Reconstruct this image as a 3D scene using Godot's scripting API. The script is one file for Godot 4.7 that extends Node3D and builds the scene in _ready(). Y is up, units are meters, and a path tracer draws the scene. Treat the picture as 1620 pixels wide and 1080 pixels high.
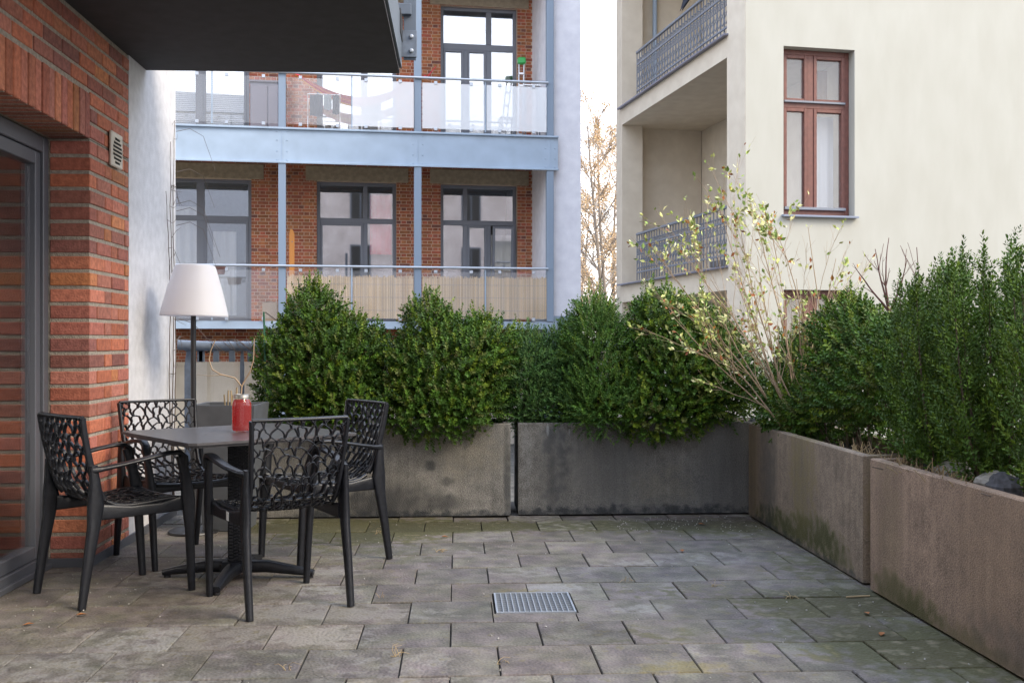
extends Node3D

# ---------------------------------------------------------------- geometry collector
class Geo:
	var v := PackedVector3Array()
	var n := PackedVector3Array()
	var c := PackedColorArray()
	var t := PackedVector2Array()
	var ix := PackedInt32Array()
	func vert(p: Vector3, nn: Vector3, col: Color, uv := Vector2.ZERO) -> int:
		v.append(p); n.append(nn); c.append(col); t.append(uv)
		return v.size() - 1
	# a b c d counter-clockwise seen from outside
	func quad(a: Vector3, b: Vector3, cc: Vector3, d: Vector3, col := Color.WHITE, uvs := []) -> void:
		var nn := (cc - a).cross(d - b).normalized()
		if uvs.is_empty(): uvs = [Vector2(0, 0), Vector2(1, 0), Vector2(1, 1), Vector2(0, 1)]
		var i := vert(a, nn, col, uvs[0]); vert(b, nn, col, uvs[1]); vert(cc, nn, col, uvs[2]); vert(d, nn, col, uvs[3])
		ix.append_array(PackedInt32Array([i, i + 2, i + 1, i, i + 3, i + 2]))
	func tri(a: Vector3, b: Vector3, cc: Vector3, col := Color.WHITE) -> void:
		var nn := (b - a).cross(cc - a).normalized()
		var i := vert(a, nn, col, Vector2(0, 0)); vert(b, nn, col, Vector2(1, 0)); vert(cc, nn, col, Vector2(.5, 1))
		ix.append_array(PackedInt32Array([i, i + 2, i + 1]))
	# axis-aligned in xf, bevelled when b > 0
	func box(xf: Transform3D, size: Vector3, col := Color.WHITE, b := 0.0) -> void:
		var h := size * .5
		var q := Vector3(h.x - b, h.y - b, h.z - b)
		for ax in 3:
			for s in [-1.0, 1.0]:
				var u := (ax + 1) % 3
				var w := (ax + 2) % 3
				var pts := []
				for e in [[-1, -1], [1, -1], [1, 1], [-1, 1]]:
					var p := Vector3.ZERO
					p[ax] = s * h[ax]; p[u] = e[0] * q[u] * s; p[w] = e[1] * q[w]
					pts.append(xf * p)
				quad(pts[0], pts[1], pts[2], pts[3], col, [Vector2(0, 0), Vector2(size[u], 0), Vector2(size[u], size[w]), Vector2(0, size[w])])
		if b <= 0.0: return
		for ax in 3:
			var u := (ax + 1) % 3
			var w := (ax + 2) % 3
			for su in [-1.0, 1.0]:
				for sw in [-1.0, 1.0]:
					var a := Vector3.ZERO; var d := Vector3.ZERO
					a[u] = su * h[u]; a[w] = sw * q[w]; d[u] = su * q[u]; d[w] = sw * h[w]
					var a2 := a; var d2 := d
					a[ax] = -q[ax]; d[ax] = -q[ax]; a2[ax] = q[ax]; d2[ax] = q[ax]
					if su * sw > 0: quad(xf * a, xf * d, xf * d2, xf * a2, col)
					else: quad(xf * a2, xf * d2, xf * d, xf * a, col)
		for sx in [-1.0, 1.0]:
			for sy in [-1.0, 1.0]:
				for sz in [-1.0, 1.0]:
					var a := xf * Vector3(sx * h.x, sy * q.y, sz * q.z)
					var d := xf * Vector3(sx * q.x, sy * h.y, sz * q.z)
					var e := xf * Vector3(sx * q.x, sy * q.y, sz * h.z)
					if sx * sy * sz > 0: tri(a, d, e, col)
					else: tri(a, e, d, col)
	func bx(x0: float, x1: float, y0: float, y1: float, z0: float, z1: float, col := Color.WHITE, b := 0.0) -> void:
		box(Transform3D(Basis(), Vector3((x0 + x1) / 2, (y0 + y1) / 2, (z0 + z1) / 2)), Vector3(absf(x1 - x0), absf(y1 - y0), absf(z1 - z0)), col, b)
	# sweep an (optionally squarish) section along points; ups gives the second axis
	func sweep(pts: Array, ws: Array, hs: Array, up: Variant, sides := 8, sq := .5, col := Color.WHITE, caps := true) -> void:
		var rings := []
		var m := pts.size()
		for i in m:
			var d: Vector3 = (pts[mini(i + 1, m - 1)] - pts[maxi(i - 1, 0)]).normalized()
			var uu: Vector3 = up[i] if up is Array else up
			var side := d.cross(uu).normalized()
			if side.length() < .5: side = d.cross(Vector3(.3, .5, .8)).normalized()
			var u2 := side.cross(d).normalized()
			var ring := []
			for k in sides:
				var an := TAU * (k + .5) / sides
				var ca := cos(an); var sa := sin(an)
				var x := signf(ca) * pow(absf(ca), sq); var y := signf(sa) * pow(absf(sa), sq)
				var p: Vector3 = pts[i] + side * x * ws[i] * .5 + u2 * y * hs[i] * .5
				var nn := (side * ca / maxf(ws[i], .0005) + u2 * sa / maxf(hs[i], .0005)).normalized()
				ring.append(vert(p, nn, col, Vector2(float(k) / sides, i * .2)))
			rings.append(ring)
		for i in m - 1:
			for k in sides:
				var k2 := (k + 1) % sides
				var a: int = rings[i][k]; var b: int = rings[i][k2]; var cc: int = rings[i + 1][k2]; var d: int = rings[i + 1][k]
				ix.append_array(PackedInt32Array([a, b, cc, a, cc, d]))
		if caps:
			for e in [[0, -1.0], [m - 1, 1.0]]:
				var r: Array = rings[e[0]]
				var d: Vector3 = (pts[1] - pts[0]) if e[0] == 0 else (pts[m - 1] - pts[m - 2])
				var nn: Vector3 = d.normalized() * e[1]
				var base := v.size()
				for k in sides: vert(v[r[k]], nn, col)
				for k in range(1, sides - 1):
					if e[1] > 0: ix.append_array(PackedInt32Array([base, base + k, base + k + 1]))
					else: ix.append_array(PackedInt32Array([base, base + k + 1, base + k]))
	func tube(pts: Array, r0: float, r1: float, sides := 6, col := Color.WHITE) -> void:
		var w := []
		for i in pts.size(): w.append(2.0 * lerpf(r0, r1, float(i) / maxf(1, pts.size() - 1)))
		sweep(pts, w, w, Vector3(.31, .77, .55), sides, 1.0, col)
	func lathe(xf: Transform3D, prof: Array, seg := 32, col := Color.WHITE) -> void:
		var m := prof.size()
		for i in m - 1:
			var a: Vector2 = prof[i]; var b: Vector2 = prof[i + 1]
			var nd := Vector2(b.y - a.y, a.x - b.x).normalized()
			var base := v.size()
			for k in seg + 1:
				var an := TAU * k / seg
				var dir := Vector3(cos(an), 0, sin(an))
				var nn := (xf.basis * (dir * nd.x + Vector3.UP * nd.y)).normalized()
				vert(xf * (dir * a.x + Vector3.UP * a.y), nn, col, Vector2(float(k) / seg, a.y))
				vert(xf * (dir * b.x + Vector3.UP * b.y), nn, col, Vector2(float(k) / seg, b.y))
			for k in seg:
				var q := base + k * 2
				ix.append_array(PackedInt32Array([q, q + 2, q + 1, q + 1, q + 2, q + 3]))
	# polygon (x, z) extruded from y0 to y1
	func prism(poly: PackedVector2Array, y0: float, y1: float, col := Color.WHITE) -> void:
		if Geometry2D.is_polygon_clockwise(poly): poly.reverse()
		var tr := Geometry2D.triangulate_polygon(poly)
		for s in [[y1, Vector3.UP], [y0, Vector3.DOWN]]:
			var base := v.size()
			for p in poly: vert(Vector3(p.x, s[0], p.y), s[1], col, p)
			for i in range(0, tr.size(), 3):
				if s[0] == y1: ix.append_array(PackedInt32Array([base + tr[i], base + tr[i + 1], base + tr[i + 2]]))
				else: ix.append_array(PackedInt32Array([base + tr[i], base + tr[i + 2], base + tr[i + 1]]))
		for i in poly.size():
			var a := poly[i]; var b := poly[(i + 1) % poly.size()]
			quad(Vector3(b.x, y0, b.y), Vector3(a.x, y0, a.y), Vector3(a.x, y1, a.y), Vector3(b.x, y1, b.y), col, [b, a, a, b])
	func mesh(m: Material) -> ArrayMesh:
		var am := ArrayMesh.new()
		var arr := []
		arr.resize(Mesh.ARRAY_MAX)
		arr[Mesh.ARRAY_VERTEX] = v; arr[Mesh.ARRAY_NORMAL] = n; arr[Mesh.ARRAY_COLOR] = c; arr[Mesh.ARRAY_TEX_UV] = t; arr[Mesh.ARRAY_INDEX] = ix
		am.add_surface_from_arrays(Mesh.PRIMITIVE_TRIANGLES, arr)
		am.surface_set_material(0, m)
		return am

# ---------------------------------------------------------------- helpers
var M := {}
var rng := RandomNumberGenerator.new()
var taken := {}

func numbered(called: String) -> String:
	taken[called] = taken.get(called, 0) + 1
	return called if taken[called] == 1 else "%s_%03d" % [called, taken[called] - 1]

func lin(r: float, g: float, b: float) -> Color:
	return Color(r, g, b).linear_to_srgb()

func tag(o: Node, label: String, category: String, group := "", kind := "") -> Node:
	if label: o.set_meta("label", label)
	if category: o.set_meta("category", category)
	if group: o.set_meta("group", group)
	if kind: o.set_meta("kind", kind)
	return o

func thing(called: String, label: String, category: String, at := Vector3.ZERO, turn := 0.0, group := "") -> Node3D:
	var o := Node3D.new()
	o.name = numbered(called)
	add_child(o)
	o.position = at
	o.rotation.y = turn
	tag(o, label, category, group)
	return o

func put(called: String, g: Variant, m: Material, parent: Node, at := Vector3.ZERO) -> MeshInstance3D:
	var o := MeshInstance3D.new()
	o.mesh = g.mesh(m) if g is Geo else g
	o.name = called if parent != self else numbered(called)
	parent.add_child(o, true)
	o.position = at
	return o

func part(called: String, parent: Node, at := Vector3.ZERO) -> Node3D:
	var o := Node3D.new()
	o.name = called
	parent.add_child(o, true)
	o.position = at
	return o

func struct(called: String, g: Variant, m: Material) -> MeshInstance3D:
	var o := put(called, g, m, self)
	o.set_meta("kind", "structure")
	return o

func noise_tex(freq: float, lo: Color, hi: Color, seed_ := 1, size := 512, octaves := 4, cell := false) -> NoiseTexture2D:
	var f := FastNoiseLite.new()
	f.seed = seed_
	f.noise_type = FastNoiseLite.TYPE_CELLULAR if cell else FastNoiseLite.TYPE_SIMPLEX_SMOOTH
	f.frequency = freq
	f.fractal_octaves = octaves
	var t := NoiseTexture2D.new()
	t.width = size; t.height = size; t.seamless = true; t.noise = f
	var g := Gradient.new()
	g.set_color(0, lo); g.set_color(1, hi)
	t.color_ramp = g
	return t

func noise_bump(freq: float, strength: float, seed_ := 1, size := 512, octaves := 4) -> NoiseTexture2D:
	var f := FastNoiseLite.new()
	f.seed = seed_; f.noise_type = FastNoiseLite.TYPE_SIMPLEX_SMOOTH; f.frequency = freq; f.fractal_octaves = octaves
	var t := NoiseTexture2D.new()
	t.width = size; t.height = size; t.seamless = true; t.noise = f
	t.as_normal_map = true; t.bump_strength = strength
	return t

func mat(called: String, col: Color, rough := .7, opt := {}) -> StandardMaterial3D:
	var m := StandardMaterial3D.new()
	m.resource_name = called
	m.albedo_color = col
	m.roughness = rough
	m.metallic = opt.get("metal", 0.0)
	m.metallic_specular = opt.get("spec", .5)
	if opt.get("vc", false): m.vertex_color_use_as_albedo = true
	if opt.has("tex"):
		m.albedo_texture = opt.tex
	if opt.has("bump"):
		m.normal_enabled = true; m.normal_texture = opt.bump; m.normal_scale = opt.get("bscale", 1.0)
	if opt.has("tri"):
		m.uv1_triplanar = true; m.uv1_world_triplanar = opt.get("world", true); m.uv1_scale = Vector3.ONE * opt.tri
	if opt.has("alpha"):
		m.transparency = BaseMaterial3D.TRANSPARENCY_ALPHA
		m.albedo_color.a = opt.alpha
	if opt.has("back"):
		m.backlight_enabled = true; m.backlight = opt.back
	M[called] = m
	return m

func noise_bytes(w: int, h: int, freq: float, seed_: int, oct := 3) -> PackedByteArray:
	var f := FastNoiseLite.new()
	f.seed = seed_; f.noise_type = FastNoiseLite.TYPE_SIMPLEX_SMOOTH; f.frequency = freq; f.fractal_octaves = oct
	return f.get_image(w, h).get_data()

# ---------------------------------------------------------------- scene
func _ready() -> void:
	rng.seed = 4711
	# camera
	var cam := Camera3D.new()
	cam.name = "camera"
	add_child(cam)
	cam.position = Vector3(0, 1.2, 0)
	cam.rotation.y = -atan(87.0 / 1700.0)
	cam.fov = rad_to_deg(2.0 * atan(540.0 / 1700.0))
	cam.far = 600.0
	cam.near = .05
	cam.current = true
	# sky
	var env := Environment.new()
	env.background_mode = Environment.BG_SKY
	var sky := Sky.new()
	var sm := ProceduralSkyMaterial.new()
	sm.sky_top_color = Color(.81, .88, 1.0)
	sm.sky_horizon_color = Color(.99, .97, .95)
	sm.sky_curve = .25
	sm.ground_bottom_color = Color(.35, .34, .33)
	sm.ground_horizon_color = Color(.6, .6, .6)
	sm.sun_angle_max = 1.0
	sky.sky_material = sm
	env.sky = sky
	env.tonemap_mode = Environment.TONE_MAPPER_LINEAR
	env.tonemap_exposure = 3.5
	env.sdfgi_enabled = true
	env.ssao_enabled = true
	env.ssil_enabled = true
	var we := WorldEnvironment.new()
	we.name = "world_environment"
	we.environment = env
	add_child(we)
	# soft light of the bright side of the sky, from the open right-hand side of the courtyard
	var sun := DirectionalLight3D.new()
	sun.name = "sun"
	add_child(sun)
	sun.look_at_from_position(Vector3(5, 6, 4), Vector3(5, 6, 4) + Vector3(-.28, -.26, -.17), Vector3.UP)
	sun.light_energy = .38
	sun.light_angular_distance = 26.0
	sun.light_color = Color(1.0, .95, .88)
	sun.shadow_enabled = true
	make_materials()
	setting()
	house()
	far_building()
	gable_building()
	rear_building()
	planters()
	hedges()
	bare_shrubs()
	trees()
	dining_set()
	lamp_and_pot()
	terrace_railing()
	far_balcony_things()
	small_things()

func make_materials() -> void:
	var W := Color.WHITE
	mat("white_plaster", lin(.66, .655, .675), .9, {"tex": noise_tex(.012, Color(.90, .90, .90), Color(1, 1, 1), 3), "bump": noise_bump(.16, 3.0, 5), "bscale": .5, "tri": 1.6})
	mat("fin_plaster", lin(.80, .79, .82), .9, {"tex": noise_tex(.01, Color(.91, .91, .92), Color(1, 1, 1), 13), "bump": noise_bump(.12, 2.0, 5), "bscale": .3, "tri": .6})
	mat("cream_plaster", lin(.455, .448, .395), .9, {"tex": noise_tex(.012, Color(.955, .95, .94), Color(1, 1, 1), 4, 1024, 6), "tri": .22})
	M.cream_plaster.uv1_scale = Vector3(.22, .07, .22)
	mat("tan_plaster", lin(.64, .565, .45), .9, {"tex": noise_tex(.006, Color(.93, .92, .91), Color(1, 1, 1), 24), "bump": noise_bump(.2, 2.0, 6), "bscale": .2, "tri": .8})
	mat("pink_plaster", lin(.78, .67, .62), .9, {"tex": noise_tex(.008, Color(.85, .84, .83), Color(1, 1, 1), 34), "tri": .2})
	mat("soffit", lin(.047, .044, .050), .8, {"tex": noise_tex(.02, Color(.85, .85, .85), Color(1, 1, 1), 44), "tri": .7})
	mat("mortar", lin(.46, .405, .33), .95, {"tex": noise_tex(.03, Color(.75, .75, .75), Color(1, 1, 1), 7), "bump": noise_bump(.1, 6.0, 8), "tri": 2.2})
	mat("far_mortar", lin(.56, .44, .34), .95, {})
	mat("brick", W, .85, {"vc": true, "tex": noise_tex(.018, Color(.74, .71, .71), Color(1, 1, 1), 9), "bump": noise_bump(.05, 5.0, 10), "bscale": .6, "tri": 2.5})
	mat("far_brick", W, .9, {"vc": true, "tex": noise_tex(.03, Color(.75, .75, .75), Color(1, 1, 1), 11), "tri": .6})
	mat("lintel_stone", lin(.40, .33, .23), .9, {"tex": noise_tex(.02, Color(.8, .8, .8), Color(1, 1, 1), 12), "tri": .8})
	mat("steel_blue", lin(.37, .455, .55), .5, {"tex": noise_tex(.006, Color(.9, .9, .9), Color(1, 1, 1), 14), "tri": .5})
	mat("steel_mid", lin(.17, .205, .26), .45, {"tex": noise_tex(.02, Color(.8, .8, .8), Color(1, 1, 1), 27), "tri": 1.5})
	mat("steel_column", lin(.21, .265, .335), .5)
	mat("steel_dark", lin(.10, .125, .16), .45)
	mat("frame_grey", lin(.085, .09, .105), .45)
	mat("far_frame", lin(.155, .165, .19), .5)
	mat("red_frame", lin(.20, .075, .055), .5, {"tex": noise_tex(.02, Color(.8, .8, .8), Color(1, 1, 1), 15), "tri": 1.0})
	mat("blue_sill", lin(.24, .27, .34), .5)
	mat("glass", lin(.9, .92, .93), .02, {"alpha": .03})
	var wim := Image.create(4, 4, false, Image.FORMAT_RGB8)
	wim.fill(Color.WHITE)
	mat("coated_glass", lin(.92, .94, .96), .02, {"alpha": .27, "metal": 1.0, "tex": ImageTexture.create_from_image(wim)})
	mat("milky_glass", lin(.86, .88, .90), .08, {"alpha": .42})
	mat("clear_panel", lin(.75, .78, .8), .05, {"alpha": .05})
	mat("room", lin(.16, .15, .14), .9)
	mat("room_dark", lin(.05, .045, .04), .9)
	mat("curtain", lin(.70, .70, .68), .9, {"back": Color(.3, .3, .3)})
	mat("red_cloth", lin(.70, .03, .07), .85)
	mat("iron", lin(.19, .205, .235), .5, {"metal": .2})
	mat("zinc", lin(.20, .20, .25), .5, {"metal": .3})
	mat("galvanised", lin(.45, .48, .52), .4, {"metal": .6})
	mat("pit", lin(.02, .02, .02), .9)
	mat("reed", W, .85, {"vc": true})
	mat("soil", lin(.035, .026, .018), 1.0, {"tex": noise_tex(.05, Color(.4, .4, .4), Color(1, 1, 1), 16), "bump": noise_bump(.08, 10.0, 17), "tri": 1.5})
	mat("yard", lin(.16, .15, .13), .95, {"tex": noise_tex(.02, Color(.6, .6, .6), Color(1, 1, 1), 18), "tri": .3})
	mat("slab", lin(.045, .038, .030), .95, {"tex": noise_tex(.05, Color(.5, .5, .5), Color(1, 1, 1), 19), "tri": 1.0})
	mat("chair_plastic", lin(.012, .0140, .0200), .36, {"tex": noise_tex(.02, Color(.62, .62, .64), Color(1, 1, 1), 28), "bump": noise_bump(.2, 1.0, 20), "tri": 3.0, "world": false})
	mat("table_top", lin(.11, .105, .112), .3, {"tex": noise_tex(.03, Color(.75, .75, .75), Color(1, 1, 1), 21), "tri": 1.2})
	mat("black_metal", lin(.018, .018, .02), .4)
	mat("shade_plastic", lin(.72, .715, .73), .5, {"back": Color(.9, .9, .92)})
	mat("pot", lin(.10, .11, .125), .6, {"tex": noise_tex(.02, Color(.85, .85, .85), Color(1, 1, 1), 22), "tri": .8})
	mat("bark", lin(.16, .12, .085), .9, {"tex": noise_tex(.03, Color(.6, .6, .6), Color(1, 1, 1), 23), "tri": 3.0})
	mat("pale_twig", lin(.40, .29, .19), .85)
	mat("red_twig", lin(.11, .045, .035), .7)
	mat("grey_twig", lin(.12, .095, .08), .9)
	mat("tree_twig", lin(.26, .22, .18), .9)
	mat("straw", lin(.36, .27, .15), .85, {})
	mat("leaf", W, .55, {"vc": true, "back": Color(.3, .3, .3), "spec": .38})
	mat("dry_leaf", lin(.30, .12, .04), .8)
	mat("stake", lin(.015, .10, .05), .5)
	mat("lid", lin(.55, .52, .46), .3, {"metal": .9})
	mat("vent_plastic", lin(.56, .52, .44), .5)
	mat("cardboard", lin(.42, .30, .20), .9)
	mat("orange_wood", lin(.55, .22, .045), .6)
	mat("aluminium", lin(.7, .7, .7), .35, {"metal": .5})
	mat("green_plastic", lin(.03, .36, .07), .4)
	mat("terracotta", lin(.16, .08, .07), .8)
	mat("cabinet", lin(.16, .15, .18), .5)
	mat("dark_cloth", lin(.02, .022, .035), .9)
	mat("grey_cloth", lin(.16, .18, .19), .9)
	mat("stripe_cloth", W, .85, {"vc": true, "back": Color(.3, .3, .3)})
	mat("roof_tile", lin(.06, .06, .07), .8)
	mat("rock_pale", lin(.48, .46, .42), .9, {"tex": noise_tex(.02, Color(.7, .7, .7), Color(1, 1, 1), 25), "tri": 3.0})
	mat("rock_dark", lin(.10, .10, .11), .9, {"tex": noise_tex(.03, Color(.6, .6, .6), Color(1, 1, 1), 26), "tri": 3.0})
	mat("paper", lin(.7, .7, .68), .8)

# ---------------------------------------------------------------- ground and paving
const PX0 := -2.42
const PX1 := 2.18
const PZ0 := -7.9
const PZ1 := -2.2

func paving_image() -> ImageTexture:
	var w := 1240
	var h := 1536
	var big := noise_bytes(w, h, .004, 51, 4)
	var mid := noise_bytes(w, h, .02, 52, 4)
	var fine := noise_bytes(w, h, .35, 53, 2)
	var brk := noise_bytes(w, h, .035, 54, 5)
	var streak := noise_bytes(w * 1, h, .012, 55, 3)
	# [x, z, rx, rz, strength, kind]: 0 moss, 1 pale lime bloom, 2 dark damp patch, 3 yellow lichen
	var spots := [
		[-.55, -7.0, .75, .28, 1.0, 0], [-.2, -6.92, .32, .14, 1.2, 0], [-.65, -6.55, .5, .2, .8, 0], [-1.0, -7.1, .5, .2, .8, 0], [-.55, -6.05, .35, .2, .5, 0],
		[.55, -7.0, .6, .2, .6, 0], [1.2, -6.9, .6, .22, .5, 0], [1.7, -7.1, .35, .25, 1.1, 2], [1.75, -6.9, .35, .3, .7, 0],
		[1.85, -4.85, .5, .2, 1.1, 0], [1.9, -4.0, .35, .35, 1.0, 0], [1.6, -4.35, .35, .3, .6, 0], [1.9, -5.6, .25, .5, .5, 0], [.8, -4.35, .3, .12, .35, 0], [1.1, -5.1, .5, .15, .4, 0],
		[-.70, -4.85, .36, .13, 1.0, 1], [-.35, -4.74, .3, .08, .7, 1], [-1.02, -4.45, .42, .14, .9, 1], [-.5, -4.42, .18, .15, .8, 1], [.46, -5.22, .10, .05, 1.5, 1], [.95, -5.78, .16, .07, .8, 1], [.84, -4.8, .16, .08, .8, 1],
		[-1.3, -4.2, .4, .12, .7, 1], [-.3, -4.05, .3, .14, .5, 1], [-.6, -6.0, .25, .12, .7, 1], [-.62, -5.65, .14, .10, 1.0, 1], [-.72, -5.25, .2, .1, .8, 1], [.5, -5.6, .3, .12, .4, 1], [.05, -6.2, .3, .1, .4, 1], [1.4, -5.9, .3, .15, .5, 1], [-1.5, -3.9, .5, .15, .6, 1], [-.1, -3.75, .5, .1, .5, 1],
		[-.82, -4.1, .22, .14, .9, 2], [-1.15, -4.75, .2, .12, .8, 2], [-1.7, -4.3, .3, .12, .6, 2], [.5, -4.4, .2, .14, .5, 2], [1.2, -3.85, .3, .15, .5, 2], [-.1, -5.9, .15, .12, .5, 2],
		[.83, -3.92, .14, .07, 1.1, 3], [.30, -5.15, .15, .07, .5, 3], [1.3, -4.1, .2, .1, .4, 3]]
	var cell := 16
	var gw := int(ceil(w / float(cell))) + 1
	var gh := int(ceil(h / float(cell))) + 1
	var acc := []
	for k in 4:
		var a := PackedFloat32Array()
		a.resize(gw * gh)
		acc.append(a)
	for gy in gh:
		for gx in gw:
			var x := PX0 + (PX1 - PX0) * gx * cell / w
			var z := PZ0 + (PZ1 - PZ0) * gy * cell / h
			for s in spots:
				var d: float = pow((x - s[0]) / s[2], 2) + pow((z - s[1]) / s[3], 2)
				if d < 2.5:
					acc[s[5]][gy * gw + gx] += s[4] * maxf(0.0, 1.0 - d / 2.5)
	var a0: PackedFloat32Array = acc[0]
	var a1: PackedFloat32Array = acc[1]
	var a2: PackedFloat32Array = acc[2]
	var a3: PackedFloat32Array = acc[3]
	var data := PackedByteArray()
	data.resize(w * h * 3)
	var rc := RandomNumberGenerator.new()
	rc.seed = 909
	var NC := 20
	var shift := PackedInt32Array()
	var bloom := PackedFloat32Array()
	for i in NC * 24:
		shift.append(rc.randi_range(0, h - 1) * w + rc.randi_range(0, w - 1))
		bloom.append(maxf(0.0, rc.randf_range(-.9, .42)))
	var total := w * h
	for y in h:
		var gy := y / cell
		var fy := float(y % cell) / cell
		var zz := PZ0 + (PZ1 - PZ0) * y / h
		var row := int(floor((zz + 4.595) / .3672))
		var roff := -.027 if row % 2 == 0 else .157
		var rbase := (row + 12) * NC + 9
		for x in w:
			var gx := x / cell
			var fx := float(x % cell) / cell
			var i := y * w + x
			var q := gy * gw + gx
			var w00 := (1 - fx) * (1 - fy); var w10 := fx * (1 - fy); var w01 := (1 - fx) * fy; var w11 := fx * fy
			var b := (big[i] - 128) / 128.0
			var cidx := rbase + int(floor((PX0 + (PX1 - PX0) * x / w - roff) / .3672))
			var i2 := (i + shift[cidx]) % total
			var m := (mid[i2] - 128) / 128.0
			var f := (fine[i] - 128) / 128.0
			var k := (brk[i2] - 128) / 128.0
			var st := (streak[i2] - 128) / 128.0
			var moss := clampf((a0[q] * w00 + a0[q + 1] * w10 + a0[q + gw] * w01 + a0[q + gw + 1] * w11) * 1.6 + k * 1.0 + m * .4 - .42, 0, 1) * minf(1.0, a0[q] * 6.0)
			var pale := clampf((a1[q] * w00 + a1[q + 1] * w10 + a1[q + gw] * w01 + a1[q + gw + 1] * w11) * 2.0 + bloom[cidx] * 2.0 + k * 1.7 - .62, 0, 1)
			var damp := clampf((a2[q] * w00 + a2[q + 1] * w10 + a2[q + gw] * w01 + a2[q + gw + 1] * w11) * 1.8 + k * 1.4 - .6, 0, 1)
			var lich := clampf((a3[q] * w00 + a3[q + 1] * w10 + a3[q + gw] * w01 + a3[q + gw + 1] * w11) * 1.5 + k * 1.4 - .5, 0, 1)
			var g := 1.0 + b * .10 + m * .20 + f * .18
			var gr := clampf(st * .5, -.3, .3)
			var r := .66 * g * (1 - gr * .03); var gg := .64 * g * (1 + gr * .05); var bb := .615 * g * (1 - gr * .12)
			moss *= .78 + f * .3
			r = lerpf(r, .40, moss); gg = lerpf(gg, .41, moss); bb = lerpf(bb, .22, moss)
			pale *= .66 + f * .2
			r = lerpf(r, .88, pale); gg = lerpf(gg, .88, pale); bb = lerpf(bb, .88, pale)
			damp *= .45
			r = lerpf(r, .38, damp); gg = lerpf(gg, .35, damp); bb = lerpf(bb, .33, damp)
			lich *= .5
			r = lerpf(r, .72, lich); gg = lerpf(gg, .66, lich); bb = lerpf(bb, .38, lich)
			var o := i * 3
			data[o] = clampi(int(r * 255), 0, 255); data[o + 1] = clampi(int(gg * 255), 0, 255); data[o + 2] = clampi(int(bb * 255), 0, 255)
	return ImageTexture.create_from_image(Image.create_from_data(w, h, false, Image.FORMAT_RGB8, data))

func setting() -> void:
	var g := Geo.new()
	g.bx(-150, 150, -1.2, -.9, -250, 60)
	struct("ground", g, M.yard)
	g = Geo.new()
	g.bx(-2.2, .16, -.9, -.016, -8.15, 2.5)
	g.bx(.545, 2.75, -.9, -.016, -8.15, 2.5)
	g.bx(.16, .545, -.9, -.016, -8.15, -5.13)
	g.bx(.16, .545, -.9, -.016, -4.737, 2.5)
	g.bx(.16, .545, -.9, -.055, -5.13, -4.737)
	struct("terrace_base", g, M.slab)
	var pm := mat("paver", Color.WHITE, .8, {"vc": true, "tex": paving_image(), "bump": noise_bump(.25, 2.0, 61, 1024, 2)})
	pm.normal_scale = .5
	var root := Node3D.new()
	root.name = "terrace_paving"
	add_child(root)
	root.set_meta("kind", "structure")
	var P := .3672
	var top := 0.0
	var r2 := RandomNumberGenerator.new()
	r2.seed = 77
	for k in range(-8, 6):
		var z0 := -4.595 + P * k
		var z1 := z0 + P
		var off := -.027 if k % 2 == 0 else .157
		for i in range(-8, 8):
			var x0 := off + P * i
			var x1 := x0 + P
			x0 = maxf(x0, -2.40); x1 = minf(x1, 2.14)
			if x1 - x0 < .03: continue
			var j := .0027
			var ax := x0 + j; var bx_ := x1 - j; var az := z0 + j; var bz := z1 - j
			var poly := PackedVector2Array([Vector2(ax, az), Vector2(bx_, az), Vector2(bx_, bz), Vector2(ax, bz)])
			# the drain takes the corner of three pavers
			var gx0 := .165; var gx1 := .54; var gz0 := -5.125; var gz1 := -4.742
			if bx_ > gx0 and ax < gx1 and bz > gz0 and az < gz1:
				var cut := PackedVector2Array([Vector2(gx0, gz0), Vector2(gx1, gz0), Vector2(gx1, gz1), Vector2(gx0, gz1)])
				var res := Geometry2D.clip_polygons(poly, cut)
				if res.is_empty(): continue
				var best := res[0]
				for rr in res:
					if absf(area(rr)) > absf(area(best)): best = rr
				poly = best
			paver(root, poly, top + r2.randf_range(-.0025, .0025), pm, r2)

func area(p: PackedVector2Array) -> float:
	var s := 0.0
	for i in p.size():
		var a := p[i]; var b := p[(i + 1) % p.size()]
		s += a.x * b.y - b.x * a.y
	return s / 2

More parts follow.
